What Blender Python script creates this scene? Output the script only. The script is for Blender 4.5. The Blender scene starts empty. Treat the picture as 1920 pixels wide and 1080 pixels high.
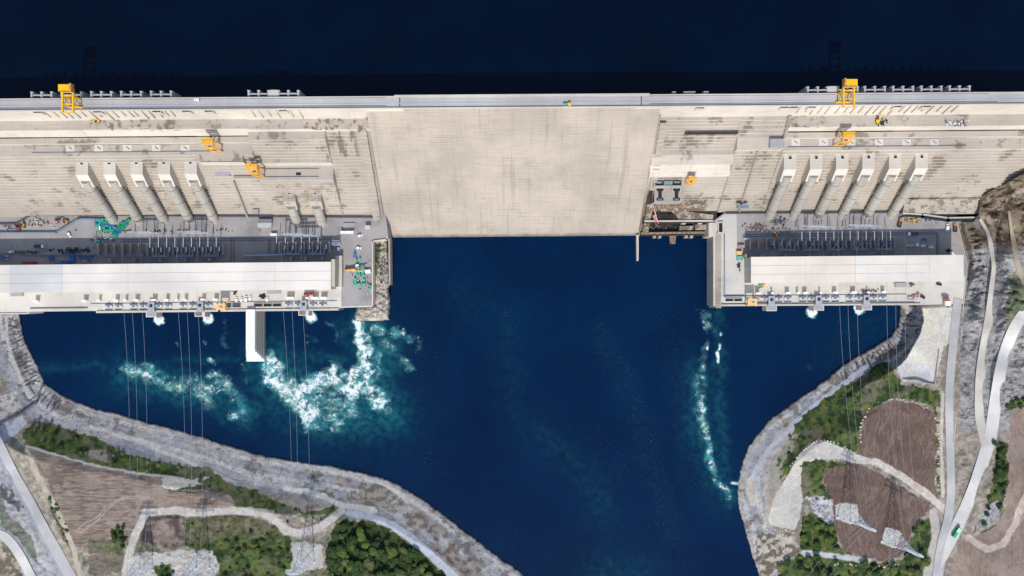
import bpy, math, random
import numpy as np
from mathutils import Vector, Matrix
D = bpy.data; SC = bpy.context.scene; COL = SC.collection
R = math.radians; PI = math.pi
RND = random.Random(7)

# ------------------------------------------------------------------ camera, sky, sun, exposure
H, S = 800.0, 0.5                      # camera height over the river, metres per photo pixel at the river
cam_data = D.cameras.new("camera"); cam = D.objects.new("camera", cam_data); COL.objects.link(cam)
cam.location = (0, 0, H); cam_data.sensor_width = 36.0
cam_data.lens = 36.0 * H / (1920 * S); cam_data.clip_start = 1; cam_data.clip_end = 20000
SC.camera = cam
W = D.worlds.new("World"); SC.world = W; W.use_nodes = True
wn = W.node_tree.nodes; wl = W.node_tree.links; wn.clear()
sky = wn.new("ShaderNodeTexSky"); sky.sky_type = 'NISHITA'; sky.sun_disc = False
SUN_EL = 43
sky.sun_elevation = R(SUN_EL); sky.sun_rotation = R(180)
bg = wn.new("ShaderNodeBackground"); bg.inputs[1].default_value = 0.15
wo = wn.new("ShaderNodeOutputWorld"); wl.new(sky.outputs[0], bg.inputs[0]); wl.new(bg.outputs[0], wo.inputs[0])
sd_ = D.lights.new("sun", 'SUN'); sd_.energy = 3.1; sd_.angle = R(0.7); sd_.color = (1, .945, .87)
so = D.objects.new("sun", sd_); COL.objects.link(so); so.rotation_euler = (R(90 - SUN_EL), 0, R(-2)); so.location = (0, -300, 500)
SC.view_settings.view_transform = 'Standard'; SC.view_settings.look = 'None'
SC.view_settings.exposure = 0.42; SC.view_settings.gamma = 1
SC.cycles.max_bounces = 5

# ------------------------------------------------------------------ helpers
KT = 0.0082                            # the dam axis runs a little off the photo's horizontal
def P(x, y, z=0.0):
    k = S * (1 - z / H)
    return Vector(((x - 960) * k, (540 - y) * k, z))
def sc(z): return S * (1 - z / H)

class MB:
    def __init__(s): s.v = []; s.f = []
    def add(s, vs, fs):
        o = len(s.v); s.v += [tuple(v) for v in vs]; s.f += [tuple(i + o for i in f) for f in fs]; return s
    def prism(s, pts, z0, z1):
        pts = [(p[0], p[1]) for p in pts]; n = len(pts)
        if sum(pts[i][0] * pts[(i + 1) % n][1] - pts[(i + 1) % n][0] * pts[i][1] for i in range(n)) < 0: pts = pts[::-1]
        zt = z1 if isinstance(z1, (list, tuple)) else [z1] * n
        vs = [(x, y, z0) for x, y in pts] + [(p[0], p[1], t) for p, t in zip(pts, zt)]
        fs = [tuple(range(n - 1, -1, -1)), tuple(range(n, 2 * n))] + [(i, (i + 1) % n, n + (i + 1) % n, n + i) for i in range(n)]
        return s.add(vs, fs)
    def box(s, cx, cy, z0, lx, ly, h, a=0.0):
        c, t = math.cos(a), math.sin(a)
        return s.prism([(cx + c * u - t * v, cy + t * u + c * v) for u, v in ((-lx/2, -ly/2), (lx/2, -ly/2), (lx/2, ly/2), (-lx/2, ly/2))], z0, z0 + h)
    def ppoly(s, pp, z0, z1):          # polygon drawn in photo pixels at height z1
        return s.prism([P(x, y, z1) for x, y in pp], z0, z1)
    def prect(s, x0, y0, x1, y1, z0, z1):
        m = (x0 + x1) / 2
        return s.ppoly([(x0, y0 - KT * (x0 - m)), (x1, y0 - KT * (x1 - m)), (x1, y1 - KT * (x1 - m)), (x0, y1 - KT * (x0 - m))], z0, z1)
    def bar(s, a, b, w, h=None):
        a, b = Vector(a), Vector(b); h = h or w; d = (b - a)
        if d.length < 1e-6: return s
        d.normalize(); u = d.cross(Vector((0, 0, 1)))
        if u.length < 1e-3: u = Vector((1, 0, 0))
        u.normalize(); t = u.cross(d); u *= w / 2; t *= h / 2
        vs = [p + i * u + j * t for p in (a, b) for i, j in ((-1, -1), (1, -1), (1, 1), (-1, 1))]
        return s.add(vs, [(3, 2, 1, 0), (4, 5, 6, 7), (0, 1, 5, 4), (1, 2, 6, 5), (2, 3, 7, 6), (3, 0, 4, 7)])
    def tube(s, a, b, rs, n=10, caps=True):   # rs: list of (t, r) along a-b, or one radius
        a, b = Vector(a), Vector(b); d = b - a; u = d.normalized().cross(Vector((0, 0, 1)))
        if u.length < 1e-3: u = Vector((1, 0, 0))
        u.normalize(); w = u.cross(d.normalized())
        if not isinstance(rs, (list, tuple)): rs = [(0, rs), (1, rs)]
        vs = []; fs = []
        for t, r in rs:
            for i in range(n):
                q = 2 * PI * i / n; vs.append(a + d * t + r * (math.cos(q) * u + math.sin(q) * w))
        for k in range(len(rs) - 1):
            for i in range(n):
                j = (i + 1) % n; fs.append((k * n + i, k * n + j, k * n + n + j, k * n + n + i))
        if caps: fs += [tuple(range(n - 1, -1, -1)), tuple(range((len(rs) - 1) * n, len(rs) * n))]
        return s.add(vs, fs)
    def build(s, name, m, parent=None, smooth=False):
        off = Vector((0, 0, 0))
        if parent is not None:
            o = parent
            while o is not None: off += o.location; o = o.parent
        me = D.meshes.new(name); me.from_pydata([(v[0] - off.x, v[1] - off.y, v[2] - off.z) for v in s.v], [], s.f); me.update()
        me.materials.append(m)
        if smooth: me.polygons.foreach_set('use_smooth', [True] * len(me.polygons))
        o = D.objects.new(name, me); COL.objects.link(o)
        if parent is not None: o.parent = parent
        return o
def tag(o, label=None, cat=None, group=None, kind=None):
    if label: o['label'] = label
    if cat: o['category'] = cat; kind = kind or 'thing'
    if group: o['group'] = group
    if kind: o['kind'] = kind
    return o
def thing(name, label, cat, loc=(0, 0, 0), group=None):
    o = D.objects.new(name, None); COL.objects.link(o); o.location = loc; o.empty_display_size = .5
    return tag(o, label, cat, group)
def copy_tree(o, parent=None):
    c = o.copy(); COL.objects.link(c)
    if parent is not None: c.parent = parent
    for ch in [x for x in D.objects if x.parent == o]: copy_tree(ch, c)
    return c
KIDS = {}
def dup(root, loc, rz=0.0, label=None, group=None, scale=None):
    kids = KIDS.get(root.name)
    if kids is None:
        kids = KIDS[root.name] = [(x, list(x.children)) for x in root.children]
    r = root.copy(); COL.objects.link(r); r.location = loc; r.rotation_euler = (0, 0, rz)
    if scale is not None: r.scale = scale
    if label: r['label'] = label
    if group: r['group'] = group
    for ch, gs in kids:
        c = ch.copy(); COL.objects.link(c); c.parent = r
        for g in gs:
            d = g.copy(); COL.objects.link(d); d.parent = c
    return r
def lin(c): return tuple(((v / 255) / 12.92 if v <= 10.3 else ((v / 255 + .055) / 1.055) ** 2.4) for v in c)

# ------------------------------------------------------------------ materials
class NT:
    def __init__(s, name):
        s.m = D.materials.new(name); s.m.use_nodes = True; s.t = s.m.node_tree; s.n = s.t.nodes; s.n.clear()
        s.out = s.n.new("ShaderNodeOutputMaterial"); s.b = s.n.new("ShaderNodeBsdfPrincipled"); s.l(s.b.outputs[0], s.out.inputs[0])
        s.geo = s.n.new("ShaderNodeNewGeometry"); s.pos = s.geo.outputs['Position']; s.nor = s.geo.outputs['Normal']
    def l(s, a, b): s.t.links.new(a, b)
    def setv(s, sock, v):
        if hasattr(v, 'is_output') or isinstance(v, bpy.types.NodeSocket): s.l(v, sock)
        else: sock.default_value = v
    def math(s, op, a, b=0.0, c=None, clamp=False):
        n = s.n.new("ShaderNodeMath"); n.operation = op; n.use_clamp = clamp; s.setv(n.inputs[0], a); s.setv(n.inputs[1], b)
        if c is not None: s.setv(n.inputs[2], c)
        return n.outputs[0]
    def scaled(s, v, sx, sy, sz):
        n = s.n.new("ShaderNodeVectorMath"); n.operation = 'MULTIPLY'; s.l(v, n.inputs[0]); n.inputs[1].default_value = (sx, sy, sz); return n.outputs[0]
    def noise(s, scale=1.0, detail=4.0, rough=.55, vec=None, dist=0.0):
        n = s.n.new("ShaderNodeTexNoise"); s.l(vec if vec is not None else s.pos, n.inputs['Vector'])
        n.inputs['Scale'].default_value = scale; n.inputs['Detail'].default_value = detail; n.inputs['Roughness'].default_value = rough; n.inputs['Distortion'].default_value = dist
        return n.outputs[0]
    def ramp(s, v, lo, hi):
        n = s.n.new("ShaderNodeMapRange"); n.interpolation_type = 'SMOOTHSTEP'; s.l(v, n.inputs[0]); s.setv(n.inputs[1], lo); s.setv(n.inputs[2], hi); return n.outputs[0]
    def mix(s, f, a, b, mode='MIX'):
        n = s.n.new("ShaderNodeMix"); n.data_type = 'RGBA'; n.blend_type = mode; s.setv(n.inputs[0], f)
        for i, c in ((6, a), (7, b)):
            if isinstance(c, tuple): n.inputs[i].default_value = (*c, 1)
            else: s.l(c, n.inputs[i])
        return n.outputs[2]
    def bump(s, h, strength=.4, dist=.3):
        n = s.n.new("ShaderNodeBump"); n.inputs['Strength'].default_value = strength; n.inputs['Distance'].default_value = dist; s.l(h, n.inputs['Height']); s.l(n.outputs[0], s.b.inputs['Normal'])
    def fin(s, col, rough=.85, spec=.3, metal=0.0):
        if isinstance(col, tuple): s.b.inputs['Base Color'].default_value = (*col, 1)
        else: s.l(col, s.b.inputs['Base Color'])
        s.setv(s.b.inputs['Roughness'], rough); s.b.inputs['Specular IOR Level'].default_value = spec; s.b.inputs['Metallic'].default_value = metal
        return s.m
def mul(c, k): return tuple(v * k for v in c)
def simple(name, c, rough=.6, var=.18, scale=.6, spec=.35, metal=0.0):
    t = NT(name); n = t.noise(scale, 4); n2 = t.noise(scale * 6, 2)
    a = t.mix(t.ramp(n, .3, .7), mul(c, 1 - var), mul(c, 1 + var))
    return t.fin(t.mix(t.math('MULTIPLY', t.ramp(n2, .55, .75), var), a, mul(c, .55)), rough, spec, metal)
def concrete(name, c, dirt=.5, dirtcol=(.13, .105, .075), streak=.5, big=.02, drip=.3, spots=.5, tread=0.0, stains=False, tide=False):
    t = NT(name)
    n1 = t.noise(big, 6, .6)
    n2 = t.noise(1.0, 4, .6, t.scaled(t.pos, .05, .9, .9))      # courses along the dam
    n3 = t.noise(1.0, 4, .6, t.scaled(t.pos, .55, .035, .035))  # runs down the slope
    n4 = t.noise(.55, 5, .65)
    col = t.mix(t.ramp(n1, .3, .7), mul(c, .86), mul(c, 1.1))
    col = t.mix(t.math('MULTIPLY', t.ramp(n2, .5, .72), streak), col, mul(c, .58))
    col = t.mix(t.math('MULTIPLY', t.ramp(n3, .52, .75), drip), col, mul(c, .62))
    col = t.mix(t.math('MULTIPLY', t.ramp(n4, .6, .74), spots), col, mul(dirtcol, 1.7))
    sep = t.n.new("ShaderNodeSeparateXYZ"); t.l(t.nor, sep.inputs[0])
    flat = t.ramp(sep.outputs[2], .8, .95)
    n5 = t.noise(1.5, 3, .7); col = t.mix(t.math('MULTIPLY', t.ramp(n5, .6, .72), spots * .9), col, mul(c, .5))
    if tread: col = t.mix(t.math('MULTIPLY', flat, tread), col, mul(c, .42))  # sun contrast put into the colour: up-facing treads darker than risers
    w = t.noise(.045, 7, .68)
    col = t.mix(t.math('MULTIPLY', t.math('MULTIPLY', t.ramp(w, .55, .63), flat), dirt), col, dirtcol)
    if stains:
        sp = t.n.new("ShaderNodeSeparateXYZ"); t.l(t.pos, sp.inputs[0]); X, Z = sp.outputs[0], sp.outputs[2]
        def win(v, a, b, s_): return t.math('MULTIPLY', t.ramp(v, a - s_, a + s_), t.ramp(v, b + s_, b - s_))
        sl = t.noise(1.0, 4, .6, t.scaled(t.pos, .16, .02, .02)); rag = t.noise(.18, 5, .7)
        for (xa, xb, za, zb, k, src) in ((-166, -129, 79, 102, .8, sl), (-170, -120, 103, 106, .9, rag), (-330, -270, 103, 106, .75, rag), (225, 255, 103, 106, .6, rag), (118, 175, 10, 37, 1.0, t.math('ADD', rag, .07)), (352, 425, 30, 40, .8, rag), (-200, -150, 35, 66, .45, rag)):
            f = t.math('MULTIPLY', win(X, xa, xb, 3), win(Z, za, zb, 1)); col = t.mix(t.math('MULTIPLY', t.math('MULTIPLY', f, t.ramp(src, .5, .58)), k), col, (.16, .125, .085))
    if tide:   # algae and damp just above the water line, and long run-off streaks
        sq = t.n.new("ShaderNodeSeparateXYZ"); t.l(t.pos, sq.inputs[0]); rg = t.noise(.12, 4)
        col = t.mix(t.math('MULTIPLY', t.ramp(t.math('ADD', sq.outputs[2], t.math('MULTIPLY', rg, 6.0)), 8.0, 3.0), .75), col, (.10, .095, .07))
        run = t.noise(1.0, 5, .6, t.scaled(t.pos, .22, .008, .008)); col = t.mix(t.math('MULTIPLY', t.ramp(run, .54, .68), .45), col, mul(c, .55))
    t.bump(n4, .25, .3)
    return t.fin(col, .9, .2)

M = {}
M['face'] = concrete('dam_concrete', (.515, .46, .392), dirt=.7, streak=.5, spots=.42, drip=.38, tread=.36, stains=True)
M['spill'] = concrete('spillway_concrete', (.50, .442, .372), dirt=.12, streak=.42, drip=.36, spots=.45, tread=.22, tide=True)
M['crest'] = concrete('crest_concrete', (.40, .39, .385), dirt=.05, streak=.15, drip=.1, spots=.12)
M['pale'] = concrete('pale_concrete', (.52, .475, .41), dirt=.08, streak=.2, drip=.25, spots=.15)
M['pale2'] = concrete('old_concrete', (.37, .33, .28), dirt=.4, streak=.3, drip=.5, spots=.5, stains=True)
M['deck'] = concrete('deck_concrete', (.55, .525, .48), dirt=.2, dirtcol=(.2, .19, .18), streak=.15, drip=.15, spots=.2)
M['yard'] = concrete('yard_pavement', (.31, .292, .28), dirt=.45, dirtcol=(.17, .17, .185), streak=.1, drip=.15, spots=.5, big=.05)
M['pipe'] = concrete('penstock_concrete', (.40, .375, .325), dirt=.0, streak=.5, drip=.3, spots=.2)
M['roof'] = concrete('white_roof', (.64, .603, .54), dirt=.0, streak=.06, drip=.03, spots=.03, big=.015)
M['roof2'] = concrete('greyer_roof', (.56, .55, .53), dirt=.0, streak=.1, drip=.05, spots=.05, big=.015)
M['roof3'] = concrete('cream_roof', (.64, .575, .49), dirt=.0, streak=.08, drip=.04, spots=.04, big=.015)
M['wall'] = concrete('beige_wall', (.47, .42, .345), dirt=.0, streak=.1, drip=.2, spots=.1)
M['dark'] = simple('dark_opening', (.012, .016, .02), .7)
M['dark2'] = simple('wet_black_rock', (.035, .028, .02), .5, .5, .3)
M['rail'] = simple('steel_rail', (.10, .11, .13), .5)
M['yellow'] = simple('yellow_paint', (.80, .44, .012), .45, .1)
M['orange'] = simple('orange_paint', (.50, .22, .06), .5, .25)
M['gorange'] = simple('gantry_orange_paint', (.70, .36, .05), .5, .18)
M['white'] = simple('white_paint', (.78, .78, .78), .4, .06)
M['steel'] = simple('galvanised_steel', (.42, .46, .50), .45, .12)
M['bluegrey'] = simple('blue_grey_paint', (.16, .21, .27), .45, .15)
M['duct'] = simple('pale_blue_duct', (.33, .44, .56), .4, .1)
M['glass'] = simple('dark_glass', (.02, .03, .04), .15, .1, spec=.6)
M['tyre'] = simple('tyre_rubber', (.02, .02, .02), .9)
M['green'] = simple('green_container_paint', (.03, .34, .19), .5, .15)
M['teal'] = simple('pale_green_container_paint', (.10, .42, .31), .5, .15)
M['blue'] = simple('blue_paint', (.03, .14, .42), .5, .15)
M['red'] = simple('red_paint', (.36, .07, .055), .5, .25)
M['pink'] = simple('faded_red_paint', (.50, .24, .22), .5, .25)
M['darkbed'] = simple('dark_steel_bed', (.10, .075, .08), .6)
M['greyroof'] = simple('grey_sheet_roof', (.30, .30, .31), .6, .1)
M['cable'] = simple('aluminium_cable', (.27, .30, .34), .5)
M['pylon'] = simple('pale_galvanised_steel', (.62, .66, .70), .5, .08)
M['bark'] = simple('tree_bark', (.10, .075, .05), .9)
# ------------------------------------------------------------------ numpy noise and pixel-plane geometry
def vnoise(x, y, seed):
    xi = np.floor(x).astype(np.int64); yi = np.floor(y).astype(np.int64); fx = x - xi; fy = y - yi
    fx = fx * fx * (3 - 2 * fx); fy = fy * fy * (3 - 2 * fy)
    def h(a, b):
        n = (a * 374761393 + b * 668265263 + seed * 982451653) & 0x7fffffff
        n = ((n ^ (n >> 13)) * 1274126177) & 0x7fffffff
        return ((n ^ (n >> 16)) & 0xffff) / 65535.0
    return (h(xi, yi) * (1 - fx) + h(xi + 1, yi) * fx) * (1 - fy) + (h(xi, yi + 1) * (1 - fx) + h(xi + 1, yi + 1) * fx) * fy
def fbm(x, y, size, octv=4, seed=1, gain=.55):
    t = 0; a = 1; w = 0; x = x / size; y = y / size
    for o in range(octv):
        t = t + a * vnoise(x, y, seed + 17 * o); w += a; a *= gain; x = x * 2.03 + 5.1; y = y * 2.03 + 9.7
    return t / w
def ss(a, b, x):
    t = np.clip((x - a) / (b - a), 0, 1); return t * t * (3 - 2 * t)
def inside(poly, x, y):
    r = np.zeros(x.shape, bool); n = len(poly)
    for i in range(n):
        x0, y0 = poly[i]; x1, y1 = poly[(i + 1) % n]
        if y0 == y1: continue
        c = (y0 > y) != (y1 > y); r ^= c & (x < (x1 - x0) * (y - y0) / (y1 - y0) + x0)
    return r
def line_dist(pl, x, y, closed=False):
    d = np.full(x.shape, 1e9); sarc = np.zeros(x.shape); acc = 0.0
    pts = list(pl) + ([pl[0]] if closed else [])
    for (x0, y0), (x1, y1) in zip(pts[:-1], pts[1:]):
        dx, dy = x1 - x0, y1 - y0; L2 = dx * dx + dy * dy
        if L2 == 0: continue
        t = np.clip(((x - x0) * dx + (y - y0) * dy) / L2, 0, 1); q = np.hypot(x - x0 - t * dx, y - y0 - t * dy)
        m = q < d; d = np.where(m, q, d); sarc = np.where(m, acc + t * math.sqrt(L2), sarc); acc += math.sqrt(L2)
    return d, sarc
def smooth_line(pts, step=4.0):
    out = []; n = len(pts)
    for i in range(n - 1):
        p0 = pts[max(i - 1, 0)]; p1 = pts[i]; p2 = pts[i + 1]; p3 = pts[min(i + 2, n - 1)]
        k = max(2, int(math.hypot(p2[0] - p1[0], p2[1] - p1[1]) / step))
        for j in range(k):
            t = j / k
            out.append(tuple(.5 * (2 * p1[c] + (p2[c] - p0[c]) * t + (2 * p0[c] - 5 * p1[c] + 4 * p2[c] - p3[c]) * t * t + (3 * p1[c] - p0[c] - 3 * p2[c] + p3[c]) * t ** 3) for c in range(len(p1))))
    out.append(tuple(pts[-1])); return out
def grid_mesh(name, xs, ys, zf, keep=None):
    X, Y = np.meshgrid(xs, ys); Z = zf(X, Y)
    k = S * (1 - Z / H); V = np.stack([(X - 960) * k, (540 - Y) * k, Z], -1).reshape(-1, 3)
    nx, ny = len(xs), len(ys); I = np.arange(nx * ny).reshape(ny, nx)
    F = np.stack([I[1:, :-1], I[1:, 1:], I[:-1, 1:], I[:-1, :-1]], -1).reshape(-1, 4)
    if keep is not None:
        kp = keep(X, Y, Z).reshape(-1); F = F[kp[F].any(1)]
    used = np.zeros(len(V), bool); used[F.reshape(-1)] = True; idx = np.cumsum(used) - 1; F = idx[F]
    me = D.meshes.new(name); V2 = V[used]
    me.vertices.add(len(V2)); me.vertices.foreach_set('co', V2.astype(np.float32).reshape(-1))
    me.loops.add(F.size); me.loops.foreach_set('vertex_index', F.astype(np.int32).reshape(-1))
    me.polygons.add(len(F)); me.polygons.foreach_set('loop_start', np.arange(0, F.size, 4, dtype=np.int32)); me.polygons.foreach_set('loop_total', np.full(len(F), 4, np.int32))
    me.polygons.foreach_set('use_smooth', np.ones(len(F), bool)); me.update(calc_edges=True); me.validate()
    return me, X.reshape(-1)[used], Y.reshape(-1)[used]
def attr(me, name, a):
    if a.ndim == 1:
        at = me.attributes.new(name, 'FLOAT', 'POINT'); at.data.foreach_set('value', a.astype(np.float32))
    else:
        at = me.attributes.new(name, 'FLOAT_COLOR', 'POINT'); b = np.ones((len(a), 4), np.float32); b[:, :3] = a; at.data.foreach_set('color', b.reshape(-1))
def axis(lo, a, b, hi, fine, coarse):
    return np.concatenate([np.arange(lo, a, coarse), np.arange(a, b, fine), np.arange(b, hi, coarse)])

# ------------------------------------------------------------------ shore lines, roads and ground patches, in photo pixels
SHORE_L = [(35, 575), (35, 589), (40, 617), (52, 652), (67, 680), (82, 717), (100, 731), (125, 746), (150, 756), (180, 767), (225, 777), (265, 789), (305, 800), (347, 811), (382, 820), (430, 837), (460, 846), (500, 856), (550, 864), (610, 872), (672, 885), (710, 894), (742, 907), (765, 920), (800, 942), (840, 972), (900, 1018), (945, 1052), (990, 1084), (1060, 1135), (1300, 1330), (1500, 1650)]
LAND_L = SHORE_L + [(1500, 3000), (-1500, 3000), (-1500, 575)]
SHORE_R = [(1687, 555), (1687, 590), (1684, 610), (1672, 630), (1655, 641), (1625, 660), (1600, 672), (1575, 690), (1545, 715), (1515, 737), (1480, 760), (1440, 790), (1420, 815), (1405, 835), (1395, 860), (1388, 885), (1383, 920), (1384, 940), (1390, 970), (1400, 1000), (1408, 1035), (1418, 1060), (1425, 1085), (1445, 1140), (1600, 1400), (1800, 1750)]
LAND_R = SHORE_R + [(1900, 3000), (3500, 3000), (3500, 250), (1740, 250), (1740, 420), (1700, 420)]
ROCKSPIT = [(694, 445), (727, 445), (731, 500), (731, 534), (728, 540), (731, 560), (730, 600), (700, 602), (668, 600), (665, 590), (672, 570), (694, 560)]
DECK_L = [(-140, 400), (722, 392), (728, 447), (698, 450), (698, 575), (635, 577.5), (635, 582), (180, 587), (180, 583), (56, 584.5), (52, 589), (-140, 590.5)]
DECK_R = [(1337, 415), (1360, 398), (1700, 385), (1790, 392), (1797, 420), (1815, 495), (1808, 570), (1788, 572), (1727, 572), (1337, 574)]
ZC = [(15,600,13),(0,700,21),(40,700,13),(60,770,16),(0,775,24),(120,800,19),(300,850,19),(480,890,17),(600,920,15),(750,960,12),(850,1020,10),(300,1000,20),(500,1000,19),(650,1040,18),(0,1000,27),(60,900,24),(0,850,28),(-100,900,42),(-300,800,70),(-300,1300,60),(100,1080,22),(400,1300,30),(800,1300,22),(1100,1500,15),(-60,640,30),
 (1920,330,69),(1860,365,49),(1836,385,37),(1920,400,60),(2000,300,105),(2200,500,120),(2300,900,90),(1900,480,56),(1850,470,39),(1830,500,31),(1825,430,30),(1850,600,36),(1900,600,48),(1920,560,54),(1880,700,38),(1837,700,31),(1815,700,27),(1781,700,25),(1745,640,24.7),(1781,620,25),(1797,556,24.8),(1795,580,24.9),(1790,625,25),(1781,840,24),(1850,840,27),(1790,1000,22),(1900,900,31),(1920,1050,30),(1765,1080,20),(1650,800,19),(1620,950,18),(1550,850,16),(1480,950,12),(1450,1060,10),(1600,1200,18),(1700,700,18),(1580,740,14),(1720,985,20),
 (715,470,16),(715,560,13),(690,590,10),(800,1100,12),(1500,1300,14)]
ZC_A = np.array(ZC, float)
def zs(x, y):
    x = np.asarray(x, float); y = np.asarray(y, float); num = np.zeros(x.shape); den = np.zeros(x.shape)
    for cx, cy, cz in ZC_A:
        w = 1.0 / ((x - cx) ** 2 + (y - cy) ** 2 + 150.0) ** 1.6; num += w * cz; den += w
    return num / den
# centre line with width: (x, y, width) in pixels
ROADS = [
 ('asphalt_road', 'asphalt', [(-60, 745, 17), (-20, 800, 17), (3, 843, 18), (24, 885, 18), (52, 935, 19), (84, 995, 20), (110, 1042, 21), (132, 1082, 22), (160, 1135, 22), (230, 1300, 22)]),
 ('white_concrete_road', 'whiteroad', [(-80, 1000, 17), (-30, 998, 17), (3, 1004, 18), (22, 1020, 18), (40, 1047, 18), (56, 1078, 18), (75, 1115, 18), (130, 1250, 18)]),
 ('asphalt_road', 'asphalt', [(1797, 560, 16), (1795, 572, 16), (1790, 620, 16), (1785, 670, 16), (1781, 720, 16), (1780, 770, 15.5), (1781, 810, 15.5), (1782, 860, 15.5), (1783, 922, 15.5), (1778, 972, 17), (1767, 1022, 20), (1758, 1082, 20), (1745, 1160, 20), (1720, 1300, 20)]),
 ('white_concrete_road', 'whiteroad', [(1990, 545, 22), (1940, 570, 22), (1912, 600, 22), (1893, 637, 22), (1879, 682, 22), (1868, 745, 23), (1857, 820, 24), (1848, 850, 24), (1830, 905, 23), (1812, 950, 23), (1796, 985, 24), (1783, 1015, 20), (1773, 1042, 12), (1764, 1066, 4)]),
 ('dirt_road', 'dirtroad', [(1838, 410, 7), (1848, 425, 9), (1855, 442, 9), (1860, 470, 10), (1866, 500, 13), (1862, 540, 15), (1857, 580, 16), (1850, 625, 17), (1841, 682, 18), (1837, 732, 18), (1837, 782, 17), (1845, 822, 17), (1848, 838, 14)]),
 ('dirt_road', 'dirtroad2', [(1893, 395, 7), (1898, 430, 9), (1903, 470, 9), (1913, 510, 10), (1930, 545, 10)]),
]
TRACKS = [  # dusty tracks that are part of the ground sheet
 ([(640, 957), (620, 975), (597, 990), (560, 1000), (535, 993), (515, 975), (490, 960), (435, 958), (360, 962), (330, 957), (272, 961), (265, 980), (250, 1012), (240, 1047), (232, 1100)], 7.0, (.47, .43, .385)),
 ([(535, 917), (572, 921), (610, 932), (640, 948), (672, 951), (702, 957)], 5.0, (.55, .53, .47)),
 ([(655, 962), (690, 967), (735, 985), (772, 1010), (835, 1065), (880, 1110)], 7.0, (.42, .45, .5)),
 ([(50, 837), (125, 858), (187, 875), (262, 888), (312, 893), (345, 898)], 1.7, (.52, .49, .43)),
 ([(1640, 864), (1690, 893), (1730, 920), (1756, 943), (1770, 955)], 6.5, (.5, .45, .40)),
 ([(1815, 1008), (1850, 1030), (1880, 1022), (1902, 985), (1918, 940), (1940, 900)], 6.0, (.46, .385, .33)),
 ([(1507, 1035), (1540, 1040), (1590, 1047), (1630, 1052)], 4.5, (.44, .44, .44)),
 ([(50, 845), (70, 890), (95, 935), (120, 985), (135, 1020), (150, 1080)], 4.5, (.44, .38, .30)),
 ([(1768, 740), (1765, 800), (1766, 880), (1768, 930)], 3.0, (.46, .42, .36)),
 ([(1750, 960), (1755, 1010), (1742, 1060), (1735, 1100)], 8.0, (.42, .38, .34)),
]
TYRE = [[(280, 932), (235, 931), (215, 940), (195, 955), (180, 972), (160, 980), (148, 990), (146, 998)], [(280, 935), (236, 934), (217, 943), (198, 958), (184, 975), (170, 985), (160, 994), (148, 998), (165, 999)]]
GRASS_L = [(40, 811), (65, 792), (82, 790), (120, 802), (175, 820), (205, 835), (250, 855), (300, 867), (350, 875), (390, 875), (425, 905), (475, 918), (535, 945), (575, 960), (625, 950), (636, 958), (610, 983), (570, 995), (540, 982), (520, 965), (500, 953), (442, 952), (442, 940), (425, 927), (375, 920), (322, 918), (340, 905), (312, 893), (262, 887), (187, 875), (125, 857), (82, 845), (50, 830)]
BARE_L = [(160, 846), (195, 843), (215, 855), (205, 868), (170, 858)]
BARE_L2 = [(297, 912), (312, 895), (345, 900), (392, 893), (372, 908), (322, 919)]
FIELD_L = [(52, 840), (125, 862), (187, 879), (262, 892), (305, 897), (298, 910), (322, 922), (375, 923), (425, 931), (440, 945), (425, 955), (345, 952), (280, 955), (262, 962), (256, 990), (243, 1015), (220, 1022), (165, 1018), (150, 1025), (135, 1015), (120, 975), (105, 935), (85, 895), (70, 865)]
VERGE_L = [(84, 915), (98, 930), (120, 975), (136, 1015), (133, 1030), (120, 1015), (100, 965)]
SOIL_L2 = [(272, 970), (345, 968), (348, 1020), (330, 1032), (300, 1025), (262, 1015)]
GREEN_M = [(345, 968), (440, 967), (485, 968), (510, 985), (535, 1003), (548, 1010), (545, 1075), (530, 1100), (405, 1100), (412, 1060), (398, 1035), (360, 1028), (345, 1020)]
PAD_L = [(235, 1050), (275, 1033), (300, 1040), (335, 1030), (398, 1034), (410, 1058), (400, 1090), (225, 1100)]
FIELD_L2 = [(165, 1043), (230, 1035), (232, 1068), (200, 1078), (165, 1072)]
PADT_L = [(548, 1017), (603, 1019), (608, 1064), (580, 1068), (547, 1060)]
WOOD_L = [(628, 985), (650, 975), (690, 978), (740, 998), (780, 1027), (830, 1072), (850, 1100), (600, 1100), (615, 1075), (612, 1030)]
GRASS_R = [(1472, 830), (1490, 800), (1515, 772), (1565, 735), (1620, 702), (1645, 680), (1665, 680), (1680, 705), (1692, 720), (1760, 732), (1762, 760), (1750, 765), (1715, 752), (1675, 747), (1647, 757), (1627, 770), (1615, 795), (1610, 832), (1605, 850), (1580, 840), (1555, 828), (1535, 824), (1515, 832), (1492, 865), (1478, 890), (1462, 900), (1455, 870)]
FIELD_R = [(1622, 780), (1632, 765), (1650, 757), (1680, 751), (1712, 757), (1745, 772), (1757, 800), (1758, 850), (1750, 905), (1760, 935), (1740, 930), (1690, 897), (1640, 864), (1607, 850), (1612, 820)]
FIELD_R2 = [(1545, 882), (1575, 873), (1595, 868), (1610, 868), (1645, 885), (1700, 920), (1750, 952), (1735, 965), (1715, 985), (1705, 1010), (1690, 1040), (1660, 1053), (1620, 1046), (1580, 1030), (1572, 1010), (1565, 975), (1560, 935), (1545, 905)]
PATH_R = [(1440, 975), (1455, 925), (1480, 885), (1500, 850), (1520, 834), (1550, 828), (1580, 840), (1605, 852), (1640, 862), (1640, 872), (1600, 868), (1570, 862), (1530, 861), (1510, 868), (1502, 890), (1505, 940), (1500, 970), (1490, 995), (1465, 990), (1445, 984)]
GRASS_R2 = [(1500, 870), (1530, 861), (1560, 864), (1596, 868), (1545, 880), (1543, 905), (1560, 935), (1545, 942), (1520, 932), (1505, 937), (1502, 890)]
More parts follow.
